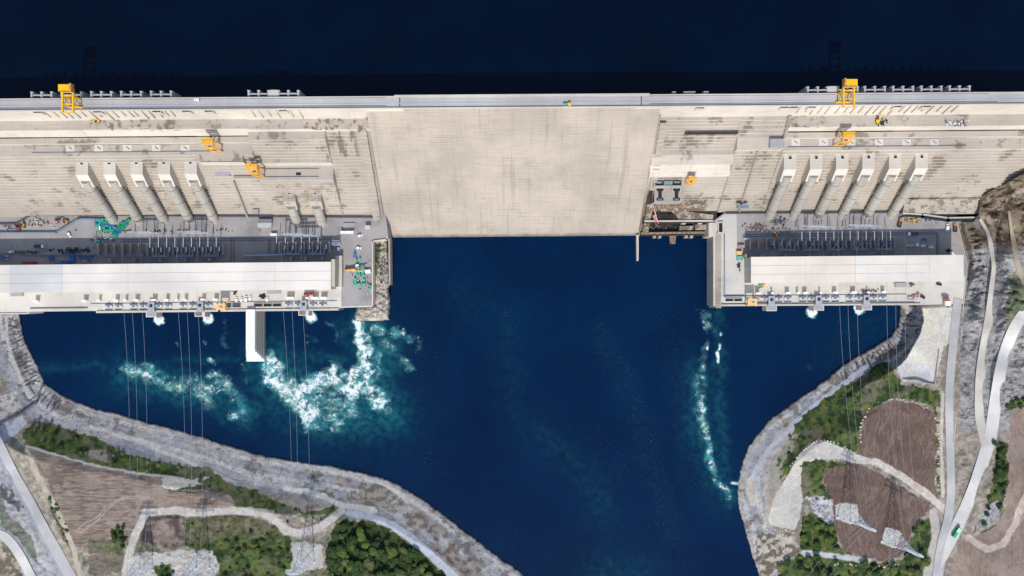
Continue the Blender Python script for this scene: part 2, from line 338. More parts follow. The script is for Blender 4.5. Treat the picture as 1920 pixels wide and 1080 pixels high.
HEAP_R = [(1513, 932), (1545, 930), (1560, 945), (1566, 985), (1548, 978), (1522, 962)]
WOODA_R = [(1503, 965), (1520, 962), (1548, 978), (1566, 985), (1570, 1020), (1600, 1040), (1560, 1038), (1500, 1030)]
WOODB_R = [(1470, 1050), (1500, 1040), (1560, 1047), (1630, 1058), (1690, 1050), (1700, 1030), (1720, 990), (1745, 965), (1752, 985), (1738, 1060), (1730, 1100), (1450, 1100)]
PAD1_R = [(1566, 948), (1578, 942), (1607, 946), (1611, 975), (1595, 983), (1567, 973)]
PAD2_R = [(1651, 1018), (1660, 988), (1689, 996), (1686, 1015), (1675, 1028)]
COURT_R = [(1727, 565), (1800, 565), (1787, 640), (1770, 650), (1755, 715), (1752, 721), (1690, 712), (1683, 690), (1700, 670), (1725, 625), (1732, 600)]
FIELD_R3 = [(1895, 770), (1945, 745), (1945, 1100), (1775, 1100), (1785, 1050), (1800, 1015), (1830, 1005), (1868, 985), (1885, 950), (1890, 880)]
VERGE_R = [(1868, 830), (1888, 828), (1890, 900), (1880, 955), (1845, 985), (1825, 1000), (1828, 985), (1850, 955), (1862, 905)]
HEAP_R2 = [(1825, 985), (1848, 955), (1868, 940), (1874, 958), (1855, 985), (1832, 995)]
GRASSY_TOP = [(1893, 520), (1905, 510), (1925, 540), (1925, 585), (1900, 590), (1885, 640), (1876, 690), (1870, 700), (1885, 620)]
PLAT_L = [(-60, 760), (0, 742), (30, 734), (40, 760), (44, 768), (0, 792), (-60, 825)]

def terrain_z(x, y):
    z0 = zs(x, y)
    inL = inside(LAND_L, x, y); inR = inside(LAND_R, x, y); inS = inside(ROCKSPIT, x, y)
    dL, sL = line_dist(SHORE_L, x, y); dR, sR = line_dist(SHORE_R, x, y); dS, _ = line_dist(ROCKSPIT, x, y, True)
    jag = (fbm(x, y, 9, 3, 31) - .5) * 5
    d = np.where(inL, dL, np.where(inR, dR, np.where(inS, dS, -np.minimum(np.minimum(dL, dR), dS))))
    dj = d + jag * ss(120, 0, np.abs(d))
    sA = np.where(x < 1200, sL, sR); ly = (d + 14 * (fbm(sA, d * .6, 45, 3, 24) - .5)) / 12.0; ly = ly - np.floor(ly)
    n = (ss(.35, .62, ly) - ly) * .7 * ss(64, 55, d) * (d > 4) + (fbm(x, y, 40, 5, 3) - .5) * 5 + (fbm(x, y, 7, 3, 9) - .5) * 1.3
    calm = np.zeros(x.shape)
    for nm, mk, pl in ROADS:
        dd, _ = line_dist([(p[0], p[1]) for p in pl], x, y); calm = np.maximum(calm, ss(22, 12, dd))
    for pl, w, c in TRACKS:
        dd, _ = line_dist(pl, x, y); calm = np.maximum(calm, .9 * ss(w + 7, w, dd))
    for pg in (FIELD_L, FIELD_R, FIELD_R2, FIELD_R3, PATH_R, PADT_L, PAD1_R, PAD2_R, COURT_R, PLAT_L):
        calm = np.maximum(calm, .85 * inside(pg, x, y))
    rockR = ss(1800, 1830, x) * ss(760, 620, y)
    n = n * (1 + 1.3 * rockR) + rockR * (fbm(x * .35, y, 6, 4, 77) - .5) * 5 * ss(1812, 1822, x)
    prof = np.interp(np.clip(dj, 0, 400), [0, 2, 10, 56, 130, 400], [.2, 1.6, 2.8, 8.5, 24, 300])
    qR = ss(770, 700, y) * (x > 1500); prof = prof * (1 - qR) + qR * np.interp(np.clip(dj, 0, 400), [0, 2, 46, 90, 400], [.2, 2.5, 9, 60, 300])
    z = np.minimum(z0 + n * (1 - calm), prof + n * .25 * (1 - calm))
    z = np.where(inside(COURT_R, x, y), z0, z)
    z = np.where(inS, np.interp(dS, [0, 1.5, 4, 20], [3, 9, 12, 15]) + (fbm(x, y, 6, 4, 5) - .5) * 5, z)
    z = np.where(dj <= 0, np.maximum(-14, dj * .9 - .3), np.maximum(z, .25))
    inD = inside(DECK_L, x, y) | inside(DECK_R, x, y)
    z = np.where(inD, np.minimum(z, 22.5), z)
    dD, _ = line_dist(DECK_R, x, y, True)
    z = np.where((x > 1725) & ~inD & (y < 800), np.minimum(z, 24.7 + .9 * np.maximum(0, dD - 3)), z)
    # keep the rock under the dam's toe where the concrete shows
    facez = 25 + (398 - y) * .555
    contact = np.interp(y, [250, 322, 345, 360, 372, 400, 420], [2010, 1921, 1881, 1851, 1833, 1834, 1820])
    z = np.where((y < 415) & (x < contact + 1), np.minimum(z, np.minimum(facez - 6, 24)), z)
    z = np.where((y < 400) & (x >= contact), np.maximum(z, np.minimum(facez + 1.5, 24 + (x - contact) * .9)), z)
    return z
def terrain_col(x, y):
    n1 = fbm(x, y, 30, 5, 11); n2 = fbm(x, y, 8, 4, 12); n3 = fbm(x, y, 3, 2, 13)
    jx = x + (fbm(x, y, 10, 3, 21) - .5) * 11; jy = y + (fbm(x, y, 10, 3, 22) - .5) * 11
    dL, sL = line_dist(SHORE_L, x, y); dR, sR = line_dist(SHORE_R, x, y)
    left = x < 1200; d = np.where(left, dL, dR); s = np.where(left, sL, sR); dj = d + (n2 - .5) * 9
    def A(*c): return np.array(c)
    def mx(c, m, k): return c * (1 - m[:, None]) + k * m[:, None]
    c = mx(np.tile(A(.27, .275, .30), (len(x), 1)), ss(.35, .65, n1), A(.37, .365, .37))
    c = mx(c, .7 * ss(.55, .72, fbm(x, y, 22, 4, 14)), A(.33, .29, .25))
    c = mx(c, ss(7, 4, dj), A(.40, .36, .32))                                   # splash zone
    c = mx(c, .8 * np.maximum(ss(7, 9, dj) * ss(19, 15, dj), ss(31, 34, dj) * ss(44, 39, dj)) * ss(.36, .46, fbm(s, d * 3, 40, 3, 15)), A(.50, .48, .45))  # benches
    zone = np.maximum(np.where(left, ss(190, 160, s), ss(185, 165, s)), .0); zone2 = ss(.46, .58, fbm(s, d * .2, 60, 2, 17))
    crack = np.abs(fbm(s + 7 * fbm(x, y, 20, 2, 19), d * .16, 8, 3, 16) - .5)
    c = mx(c, .9 * ss(.06, .02, crack) * ss(50, 40, d) * np.maximum(zone * ss(.4, .5, fbm(s, d, 22, 3, 20)), zone2 * .55 * ss(.5, .6, n2)), A(.05, .05, .06))
    c = mx(c, .75 * ss(.62, .7, fbm(s, d, 30, 4, 23)) * ss(40, 30, d), A(.13, .105, .085))
    c = mx(c, .6 * ss(.03, .01, np.abs(fbm(x, y, 14, 4, 18) - .5)), A(.15, .14, .14))
    cr_ = random.Random(77)
    for sh, s0, s1, dmax in ((SHORE_L, 20, 205, 46), (SHORE_R, 35, 205, 34)):
        acc = 0.0; q = s0
        segs = []
        for (ax, ay), (bx, by) in zip(sh[:-1], sh[1:]): L_ = math.hypot(bx - ax, by - ay); segs.append((acc, L_, ax, ay, bx, by)); acc += L_
        while q < s1:
            for a0, L_, ax, ay, bx, by in segs:
                if a0 <= q < a0 + L_:
                    t_ = (q - a0) / L_; ux, uy = (bx - ax) / L_, (by - ay) / L_; nx, ny = (-uy, ux) if sh is SHORE_L else (uy, -ux)
                    if sh is SHORE_L: nx, ny = (-abs(uy), ux * (1 if uy > 0 else 1))
                    px, py = ax + (bx - ax) * t_, ay + (by - ay) * t_; d0, d1 = cr_.uniform(1, 14), cr_.uniform(15, dmax); pl = []
                    for j in range(5):
                        dd = d0 + (d1 - d0) * j / 4; w_ = cr_.uniform(-2.5, 2.5); pl.append((px + nx * dd + ux * w_, py + ny * dd + uy * w_))
                    m_ = (np.abs(x - px) < 60) & (np.abs(y - py) < 60)
                    if m_.any():
                        di, _ = line_dist(pl, x[m_], y[m_]); ww = cr_.uniform(.5, 1.5); k_ = np.zeros(len(x)); k_[m_] = .85 * ss(ww + .9, ww - .4, di + (n3[m_] - .5) * 2); c = mx(c, k_, A(.055, .05, .055))
            q += cr_.uniform(3.5, 10)
    for pl, w, col, k in (([(12, 595), (14, 640), (24, 672), (34, 700), (47, 727)], 3.0, A(.47, .45, .42), .85), ([(36, 592), (44, 622), (56, 655), (70, 683), (84, 716), (103, 735), (150, 761), (225, 783), (305, 806), (382, 827), (460, 853), (550, 871), (640, 888), (700, 902), (745, 922), (775, 940)], 3.2, A(.45, .41, .38), .7),
        ([(170, 800), (260, 830), (345, 862), (400, 888), (440, 905)], 3.2, A(.49, .47, .43), .8), ([(225, 812), (300, 838), (390, 858), (430, 880), (470, 893)], 2.6, A(.46, .44, .41), .7), ([(610, 880), (680, 893), (720, 912), (765, 938)], 4, A(.52, .505, .47), .8), ([(1625, 688), (1565, 732), (1505, 778), (1455, 825), (1425, 865), (1408, 905)], 4.5, A(.45, .475, .53), .75), ([(1408, 905), (1412, 940)], 9, A(.50, .455, .385), .8), ([(1455, 900), (1440, 915), (1448, 890)], 9, A(.46, .40, .32), .7)):
        dd, _ = line_dist(pl, x + (n2 - .5) * 6, y + (n2 - .5) * 6); c = mx(c, k * ss(w + 1, w - 1, dd), col)
    ly = (d + 14 * (fbm(s, d * .6, 45, 3, 24) - .5)) / 12.0; ly = np.abs(ly - np.floor(ly) - .5)
    c = mx(c, .42 * ss(.05, .015, ly) * ss(.52, .62, fbm(s, d, 30, 3, 25)) * ss(64, 55, d), A(.11, .10, .095))
    c = mx(c, .4 * ss(.08, .16, ly) * ss(.26, .18, ly) * ss(.46, .58, fbm(s, d, 34, 3, 26)) * ss(64, 55, d), A(.46, .445, .42))
    bnd = [(575, 903), (640, 918), (700, 926), (745, 945), (790, 985), (835, 1025), (880, 1065), (930, 1110)]
    dd, _ = line_dist(bnd, x, y); c = mx(c, .85 * ss(26, 14, dd + (n1 - .5) * 22) * ss(.4, .52, fbm(x, y, 16, 5, 28)), mx(np.tile(A(.12, .095, .07), (len(x), 1)), ss(.42, .58, n2), A(.30, .26, .21)))
    dd, _ = line_dist([(540, 869), (610, 880), (680, 893), (720, 906), (752, 927), (764, 940)], x, y); c = mx(c, .9 * ss(5.5, 4, dd), A(.50, .485, .455))
    c = mx(c, .75 * ss(.58, .66, fbm(x, y, 13, 5, 29)) * ss(780, 830, x) * ss(1010, 990, x) * ss(40, 25, d), A(.17, .15, .135))
    # far bank plateau
    dirt = mx(np.tile(A(.34, .30, .25), (len(x), 1)), ss(.4, .6, n2), A(.22, .19, .15))
    c = mx(c, np.where(left, ss(60, 75, dj), ss(46, 60, dj)), dirt)
    # excavated slopes of the right abutment and lower left
    up = ss(1797, 1803, x) * ss(830, 790, y)
    rk = mx(np.tile(A(.24, .235, .24), (len(x), 1)), ss(.4, .65, n2), A(.34, .325, .305))
    rk = mx(rk, .85 * ss(.05, .015, np.abs(fbm(x * .3, y, 8, 4, 41) - .5)) * ss(.38, .5, n1), A(.055, .048, .045))
    rk = mx(rk, ss(490, 425, y + (n1 - .5) * 140), mx(np.tile(A(.20, .155, .105), (len(x), 1)), ss(.45, .6, fbm(x * .6, y, 9, 4, 42)), A(.09, .065, .042)))
    rk = mx(rk, .7 * ss(.58, .68, n2) * ss(480, 420, y), A(.34, .30, .25))
    c = mx(c, up, rk)
    c = c * .87
    def grass(g, seed, dead=.5):
        a = mx(np.tile(A(.028, .046, .017), (len(x), 1)), ss(.42, .6, fbm(x, y, 9, 4, seed)), A(.065, .10, .03))
        a = mx(a, ss(.55, .7, fbm(x, y, 14, 4, seed + 1)) * .8, A(.12, .125, .035))
        return mx(a, dead * ss(.52, .66, fbm(x, y, 24, 4, seed + 2)), A(.19, .155, .115))
    def paint(poly, col, m=1.0, jit=True):
        nonlocal c
        k = inside(poly, jx if jit else x, jy if jit else y).astype(float) * m
        c = mx(c, k, col)
    slopeL = [(-100, 830), (5, 815), (45, 838), (150, 1080), (160, 1120), (-100, 1120)]
    paint(slopeL, mx(mx(np.tile(A(.36, .31, .24), (len(x), 1)), ss(.4, .6, n2), A(.24, .21, .17)), ss(2, -4, x - (35 + (y - 880) * .53)), mx(np.tile(A(.26, .265, .28), (len(x), 1)), ss(.4, .6, fbm(x, y, 6, 3, 55)), A(.34, .34, .35))))
    paint([(0, 905), (18, 915), (45, 950), (50, 965), (25, 955), (0, 930)], A(.05, .045, .04), .8 * ss(.4, .55, n2))
    paint([(20, 945), (35, 960), (70, 1020), (100, 1080), (90, 1080), (55, 1020)], A(.36, .345, .33), .9)
    paint([(0, 930), (15, 960), (60, 1010), (75, 1060), (55, 1040), (30, 1005), (0, 985)], grass(0, 60, .7), .7)
    paint([(-60, 1012), (8, 1018), (28, 1040), (50, 1100), (-60, 1110)], mx(dirt, ss(.45, .6, n2), A(.13, .115, .075)))
    paint(GRASS_L, grass(0, 70, .45)); paint(BARE_L, A(.28, .235, .20), .8); paint(BARE_L2, A(.48, .44, .38))
    paint(VERGE_L, grass(0, 73, .6), .85)
    low = [(215, 960), (640, 965), (700, 985), (860, 1110), (150, 1110), (155, 1030)]
    paint(low, mx(dirt, .7 * ss(.4, .6, n1), grass(0, 76, .6)))
    furL = np.abs(fbm(x * .06, y + 10 * fbm(x, y, 90, 2, 5), 2.6, 2, 81) - .5)
    fl = mx(np.tile(A(.25, .195, .16), (len(x), 1)), ss(.14, .02, furL) * .9, A(.128, .094, .076))
    fl = mx(fl, .6 * ss(.5, .68, n1), A(.30, .245, .205)); fl = mx(fl, .6 * ss(.52, .62, fbm(x, y, 45, 3, 83)) * ss(160, 100, x), A(.13, .09, .07))
    paint(FIELD_L, fl)
    for t in TYRE:
        dd, _ = line_dist(t, x, y); c = mx(c, .8 * ss(1.6, .6, dd) , A(.36, .30, .25))
    sl = mx(np.tile(A(.22, .17, .145), (len(x), 1)), ss(.42, .6, n1), A(.075, .058, .055)); paint(SOIL_L2, sl)
    paint(GREEN_M, mx(grass(0, 86, .35), ss(1022, 975, y + (n2 - .5) * 60) * .85, mx(np.tile(A(.17, .14, .10), (len(x), 1)), ss(.4, .6, n2), A(.09, .085, .045))))
    paint([(205, 990), (235, 990), (234, 1025), (222, 1040), (212, 1020)], grass(0, 88, 0)); paint([(165, 1012), (225, 1010), (232, 1035), (165, 1040)], grass(0, 89, .5), .8)
    pad = mx(np.tile(A(.40, .385, .36), (len(x), 1)), ss(.5, .65, n2), A(.33, .31, .28)); paint(PAD_L, pad); paint(FIELD_L2, A(.155, .13, .10), .9)
    paint([(288, 1060), (320, 1058), (326, 1100), (300, 1100)], grass(0, 90, 0))
    paint(PADT_L, pad, .95); paint(WOOD_L, grass(0, 92, .1) * .6)
    paint(GRASS_R, grass(0, 94, .55)); paint([(1440, 860), (1475, 800), (1500, 810), (1470, 880), (1450, 960), (1435, 985), (1425, 940)], A(.42, .385, .32), .6 * ss(.4, .55, n2))
    furR = np.abs(fbm(x + 70 * fbm(x, y, 70, 3, 6), (y + 60 * fbm(x, y, 80, 2, 7)) * .07, 3.0, 2, 97) - .5)
    fr = mx(np.tile(A(.125, .083, .067), (len(x), 1)), ss(.11, .02, furR) * .75, A(.20, .145, .12)); fr = mx(fr, .5 * ss(.5, .7, n1), A(.105, .068, .055))
    paint(FIELD_R, fr); paint(FIELD_R2, fr)
    paint(PATH_R, mx(np.tile(A(.44, .42, .38), (len(x), 1)), ss(.45, .65, n1), A(.50, .455, .38)), jit=False)
    paint(GRASS_R2, grass(0, 98, .5)); paint(HEAP_R, mx(np.tile(A(.44, .43, .45), (len(x), 1)), ss(.5, .6, n3), A(.22, .21, .21)))
    paint(WOODA_R, grass(0, 101, 0)); paint(WOODB_R, grass(0, 104, .1))
    paint([(1420, 1000), (1480, 1000), (1500, 1030), (1480, 1060), (1430, 1090), (1418, 1050)], mx(np.tile(A(.38, .35, .30), (len(x), 1)), ss(.42, .58, n2), A(.12, .10, .07)))
    for pg in (PAD1_R, PAD2_R): paint(pg, A(.42, .41, .375), 1.0, False)
    fr3 = mx(np.tile(A(.235, .175, .145), (len(x), 1)), .6 * ss(.1, .02, np.abs(fbm(x, y * .12, 3, 3, 107) - .5)), A(.165, .12, .095))
    paint(FIELD_R3, mx(fr3, .5 * ss(.45, .62, n1), A(.30, .24, .2))); paint(VERGE_R, grass(0, 108, .15)); paint(HEAP_R2, mx(np.tile(A(.30, .30, .31), (len(x), 1)), ss(.5, .6, n3), A(.16, .15, .15)))
    paint([(1885, 758), (1925, 742), (1925, 762), (1890, 770)], grass(0, 111, 0)); paint(GRASSY_TOP, grass(0, 112, .7), .8)
    paint([(1752, 760), (1765, 760), (1766, 925), (1755, 930)], mx(dirt, ss(.45, .6, n2), grass(0, 113, .3)), .9)
    paint(COURT_R, mx(np.tile(A(.50, .475, .42), (len(x), 1)), ss(.4, .6, n1), A(.53, .49, .40)), jit=False)
    paint([(1680, 694), (1700, 678), (1750, 690), (1750, 722), (1692, 716)], A(.46, .47, .50), .8 * ss(.3, .5, n2))
    paint([(-20, 812), (0, 800), (40, 780), (50, 792), (32, 815), (8, 828), (-20, 830)], A(.46, .475, .52), .9); paint(PLAT_L, mx(np.tile(A(.43, .41, .375), (len(x), 1)), .8 * ss(.56, .66, n2), A(.16, .14, .12)), jit=False)
    spit = mx(np.tile(A(.44, .395, .33), (len(x), 1)), ss(.5, .62, fbm(x, y, 5, 4, 115)), A(.30, .27, .23)); spit = mx(spit, ss(.035, .01, np.abs(fbm(x, y, 8, 3, 116) - .5)), A(.13, .11, .09))
    paint(ROCKSPIT, spit, 1.0, False); paint([(702, 458), (714, 460), (710, 500), (704, 530), (701, 480)], grass(0, 117, .2), .9)
    for pl, w, col in TRACKS:
        dd, _ = line_dist(pl, jx * .4 + x * .6, jy * .4 + y * .6); c = mx(c, ss(w + 1.2, w - .8, dd) * (.75 + .25 * ss(.35, .55, n2)), np.array(col))
    c *= (.86 + .28 * n3)[:, None]
    # patches whose edge carries pale boulders
    return np.clip(c, .005, .9)

def sockattr(t, name):
    n = t.n.new("ShaderNodeAttribute"); n.attribute_name = name; return n
t = NT('ground'); a = sockattr(t, 'ground_colour')
n = t.noise(.9, 5, .65); n2 = t.noise(.12, 5, .6)
g = t.mix(.6, a.outputs['Color'], t.mix(t.ramp(n, .25, .75), (.62, .62, .62), (1.25, 1.25, 1.25)), 'MULTIPLY')
g = t.mix(.5, g, t.mix(t.ramp(n2, .3, .7), (.8, .8, .8), (1.2, 1.2, 1.2)), 'MULTIPLY')
t.bump(n, .28, .5); M['ground'] = t.fin(g, .95, .15)
xs = axis(-1500, -36, 1960, 3500, 1.5, 45); ys = axis(250, 315, 1110, 3000, 1.5, 45)
me, gx, gy = grid_mesh('terrain', xs, ys, terrain_z, lambda X, Y, Z: (Z > -8) & ((X < 1100) & (Y > 560) | (X > 1300) & (Y > 540) | (X > 1780) | (X > 650) & (X < 745) & (Y > 430)))
attr(me, 'ground_colour', terrain_col(gx, gy)); me.materials.append(M['ground'])
ter = D.objects.new('terrain', me); COL.objects.link(ter); tag(ter, 'rocky river banks with shotcrete benches, grass and ploughed fields', 'terrain', kind='structure')

for i, (nm, c, v) in enumerate((('asphalt', (.40, .39, .385), 0), ('whiteroad', (.50, .485, .46), 0), ('dirtroad', (.46, .43, .38), 0), ('dirtroad2', (.30, .25, .185), 0))):
    M[nm] = concrete(nm, c, dirt=.12, dirtcol=mul(c, .6), streak=.08, drip=.08, spots=.12, big=.05)
def ribbon(name, pts, mat_, lift=.3, edge=0.0):
    L = smooth_line(pts, 5); m = MB(); rows = []
    for i, (x, y, w) in enumerate(L):
        x0, y0, _ = L[max(i - 1, 0)]; x1, y1, _ = L[min(i + 1, len(L) - 1)]; q = math.hypot(x1 - x0, y1 - y0); nx, ny = -(y1 - y0) / q, (x1 - x0) / q
        z = float(zs(np.array([x]), np.array([y]))[0]) + lift; r = []
        for u, dz in ((-1.0, -1.6), (-1.0, .12), (-.94, .12), (-.94, 0), (0, .05), (.94, 0), (.94, .12), (1.0, .12), (1.0, -1.6)):
            r.append(P(x + nx * u * w / 2, y + ny * u * w / 2, z + dz))
        rows.append(r)
    vs = [p for r in rows for p in r]; n = 9
    m.add(vs, [(i * n + j, i * n + n + j, i * n + n + j + 1, i * n + j + 1) for i in range(len(rows) - 1) for j in range(n - 1)])
    return tag(m.build(name, mat_), kind='structure')
for i, (nm, mk, pl) in enumerate(ROADS): ribbon(nm, pl, M[mk], .3 + .04 * i)

# ------------------------------------------------------------------ water
def water_mat(name, deep, deep2, attrs):
    t = NT(name)
    n = t.noise(.012, 5, .6); w = t.noise(.35, 5, .6, t.scaled(t.pos, 1, .45, 1)); w2 = t.noise(.06, 4, .6)
    col = t.mix(t.ramp(n, .35, .65), deep, deep2)
    rough = .14
    if attrs:
        fo = sockattr(t, 'foam').outputs['Fac']; te = sockattr(t, 'teal').outputs['Fac']
        col = t.mix(te, col, t.mix(t.ramp(t.noise(.16, 4), .35, .65), (.002, .035, .065), (.008, .085, .105)))
        warp = t.n.new("ShaderNodeVectorMath"); warp.operation = 'MULTIPLY_ADD'
        nz = t.n.new("ShaderNodeTexNoise"); t.l(t.pos, nz.inputs['Vector']); nz.inputs['Scale'].default_value = .1; nz.inputs['Detail'].default_value = 4
        t.l(nz.outputs['Color'], warp.inputs[0]); warp.inputs[1].default_value = (9, 9, 0); t.l(t.pos, warp.inputs[2])
        def fil(sc_, seedoff):
            v = t.n.new("ShaderNodeTexVoronoi"); v.feature = 'DISTANCE_TO_EDGE'; v.inputs['Scale'].default_value = sc_
            t.l(t.scaled(warp.outputs[0], 1, 1, 0), v.inputs['Vector']); return v.outputs['Distance']
        def ridge(sc_): return t.math('SUBTRACT', 1.0, t.math('MULTIPLY', t.math('ABSOLUTE', t.math('SUBTRACT', t.noise(sc_, 4, .6, warp.outputs[0]), .5)), 9.0), clamp=True)
        f1 = ridge(.13); f2 = ridge(.36)
        f3 = ridge(1.1); cl = t.ramp(t.noise(.2, 5, .65, warp.outputs[0]), .3, .7)
        fm = t.math('MAXIMUM', f1, t.math('MAXIMUM', t.math('MULTIPLY', f2, .92), t.math('MULTIPLY', f3, .8)))
        pat = t.math('ADD', t.math('MULTIPLY', fm, .55), t.math('ADD', t.math('MULTIPLY', cl, .5), t.math('MULTIPLY', fo, .72)))
        mask = t.math('MULTIPLY', t.ramp(pat, 1.2, 1.6), t.ramp(fo, .04, .2))
        col = t.mix(t.math('MULTIPLY', t.math('MULTIPLY', t.ramp(fo, .38, .95), t.ramp(t.noise(.14, 5, .65, warp.outputs[0]), .34, .62)), .8), col, t.mix(t.ramp(t.noise(.05, 3), .4, .65), (.06, .34, .36), (.20, .44, .36)))
        speck = t.math('MULTIPLY', t.ramp(t.noise(.8, 3, .7, t.scaled(t.pos, 1, .8, 1)), .61, .74), t.ramp(sockattr(t, 'speck').outputs['Fac'], .05, .9))
        mask = t.math('MAXIMUM', mask, t.math('MULTIPLY', speck, .16))
        col = t.mix(mask, col, (.66, .71, .70)); rough = t.math('ADD', .14, t.math('MULTIPLY', mask, .7))
        hsum = t.math('ADD', t.math('MULTIPLY', w, .5), t.math('MULTIPLY', mask, 1.2)); t.bump(hsum, .35, .5)
    else: t.bump(t.math('ADD', w, w2), .3, .35)
    return t.fin(col, rough, .16)
M['river'] = water_mat('river_water', (.0001, .0088, .036), (.0001, .0122, .046), True)
M['lake'] = water_mat('reservoir_water', (.0001, .0026, .0105), (.0001, .0043, .0150), False)
FOAM = [([(235, 695), (270, 703), (300, 712), (330, 725), (352, 712), (378, 722), (400, 728)], 20, .62), ([(345, 715), (375, 735), (395, 755), (385, 745)], 22, .55), ([(400, 705), (425, 720), (445, 742), (460, 765), (440, 780)], 20, .6), ([(270, 690), (300, 695), (330, 715)], 10, .6),
 ([(507, 684), (512, 705), (530, 725), (555, 745), (575, 765), (585, 782)], 21, .93), ([(560, 735), (600, 720), (625, 700), (640, 718), (658, 735), (675, 725), (695, 735), (715, 750)], 22, .86), ([(515, 678), (520, 690)], 9, 1.0), ([(620, 692), (632, 705), (648, 725), (660, 732)], 10, 1.0), ([(580, 745), (620, 750), (650, 770), (620, 785)], 34, .62), ([(655, 700), (680, 690), (690, 705), (685, 725)], 15, .9),
 ([(671, 605), (674, 640), (677, 665), (688, 690)], 9, 1.15), ([(682, 625), (690, 650), (698, 672), (700, 690)], 20, .78), ([(690, 612), (730, 622), (765, 630), (778, 640)], 18, .56), ([(715, 645), (745, 668), (770, 690)], 16, .48), ([(700, 730), (715, 745), (730, 775)], 14, .5), ([(455, 675), (460, 700), (465, 730)], 8, .4), ([(670, 770), (690, 780), (700, 765)], 16, .38),
 ([(1300, 580), (1325, 582)], 7, .36), ([(1322, 590), (1326, 625), (1322, 660), (1314, 700)], 12, .5), ([(1312, 700), (1310, 735), (1313, 765)], 17, .56), ([(1314, 765), (1319, 800), (1325, 835)], 14, .66), ([(1326, 835), (1333, 870), (1346, 900), (1370, 926)], 12, .62), ([(1374, 904), (1384, 908)], 4, 1.0), ([(1346, 662), (1345, 680)], 3.5, 1.1), ([(1350, 645), (1349, 655)], 2.2, 1.1), ([(1351, 625), (1352, 628)], 2.5, 1.1), ([(1327, 650), (1327, 655)], 2.2, 1.0),
 ([(420, 600), (430, 625), (415, 640), (425, 650)], 9, .42), ([(575, 630), (590, 635), (575, 640)], 9, .46), ([(610, 605), (625, 612), (632, 640)], 9, .42), ([(330, 643), (333, 648)], 4, .6), ([(380, 640), (385, 645)], 6, .42), ([(1510, 690), (1530, 675), (1515, 690)], 10, .34), ([(1610, 640), (1640, 615)], 8, .3), ([(655, 615), (660, 620)], 8, .4), ([(390, 675), (400, 685)], 7, .7),
 ([(298, 600), (300, 602)], 6.5, 2.2), ([(388, 597), (390, 599)], 7.5, 2.2), ([(580, 592), (583, 594)], 7.5, 2.2), ([(1521, 582), (1524, 585)], 7.5, 2.2), ([(1611, 580), (1614, 582)], 6, 2.2)]
TEAL = [([(60, 690), (250, 683), (460, 672)], 10, .32), ([(520, 672), (600, 670), (670, 672)], 12, .4), ([(640, 610), (660, 650), (670, 690)], 18, .35), ([(1348, 580), (1348, 700), (1350, 800), (1360, 880)], 12, .42), ([(1308, 700), (1310, 790), (1330, 870), (1365, 930)], 30, .45), ([(230, 705), (330, 725), (400, 740), (460, 770)], 32, .62), ([(440, 780), (470, 790)], 26, .3), ([(510, 690), (560, 750), (600, 775), (660, 775), (720, 770)], 46, .85), ([(690, 610), (720, 660), (710, 720)], 34, .8), ([(640, 730), (690, 715)], 24, .9), ([(575, 755), (590, 780)], 14, .8), ([(700, 740), (720, 770), (730, 785)], 8, .7), ([(745, 750), (765, 785)], 6, .5), ([(600, 800), (680, 820), (560, 810)], 40, .2),
 ([(960, 590), (945, 650), (960, 740), (1000, 820)], 26, .17), ([(1010, 810), (1060, 850), (1110, 900), (1130, 960)], 30, .24), ([(1130, 1070), (1200, 1075)], 40, .26), ([(1130, 640), (1170, 700), (1220, 850), (1260, 1000)], 22, .12), ([(870, 560), (900, 580)], 40, .14), ([(1560, 660), (1600, 620), (1680, 590)], 40, .15)]
SPECK = [([(950, 590), (955, 640)], 12, .8), ([(1130, 620), (1150, 680), (1190, 760), (1210, 850), (1240, 930), (1260, 1000), (1280, 1060)], 26, .75), ([(1110, 810), (1150, 850), (1165, 890)], 18, .7), ([(870, 940), (930, 990), (1050, 1040), (1100, 1060)], 60, .4), ([(780, 650), (830, 700), (760, 730)], 50, .45), ([(560, 700), (680, 780), (620, 810)], 40, .6), ([(1250, 600), (1280, 700), (1290, 800), (1300, 900)], 40, .5), ([(800, 860), (840, 900)], 30, .6), ([(350, 740), (300, 750)], 40, .4), ([(1190, 820), (1260, 1080)], 90, .3), ([(960, 760), (1020, 830)], 70, .25)]
def field(lst, x, y, seed):
    blot = fbm(x, y, 13, 4, seed + 7)
    r = np.zeros(x.shape); jx = x + (fbm(x, y, 22, 4, seed) - .5) * 26; jy = y + (fbm(x, y, 22, 4, seed + 1) - .5) * 26
    for pl, w, v in lst:
        k = min(1.0, w / 14.0)
        d, _ = line_dist(pl, x + (jx - x) * k, y + (jy - y) * k); r = np.maximum(r, v * (np.exp(-(d / w) ** 2 * .9) + .25 * np.exp(-(d / (w * 1.9)) ** 2)) * (.5 + .92 * blot))
    return r
xs = axis(-400, 0, 1730, 2600, 2.2, 40); ys = np.concatenate([np.arange(380, 1100, 2.2), np.arange(1100, 3000, 40)])
me, wx, wy = grid_mesh('river', xs, ys, lambda x, y: np.zeros(x.shape))
fo = field(FOAM, wx, wy, 201); fo *= ((wx > 660) | (wy > 590) | True)
attr(me, 'foam', fo); te_ = np.clip(field(TEAL, wx, wy, 203), 0, 1); attr(me, 'teal', te_ * (.55 + .45 * ss(.2, .5, te_))); attr(me, 'speck', np.clip(field(SPECK, wx, wy, 205), 0, 1))
me.materials.append(M['river']); ro = D.objects.new('river', me); COL.objects.link(ro); tag(ro, 'deep blue tailwater with white and turquoise turbulence', 'water', kind='structure')
RES_Z = 106.0
m = MB(); m.add([(-1600, 147, RES_Z), (1600, 147, RES_Z), (1600, 1800, RES_Z), (-1600, 1800, RES_Z)], [(0, 1, 2, 3)])
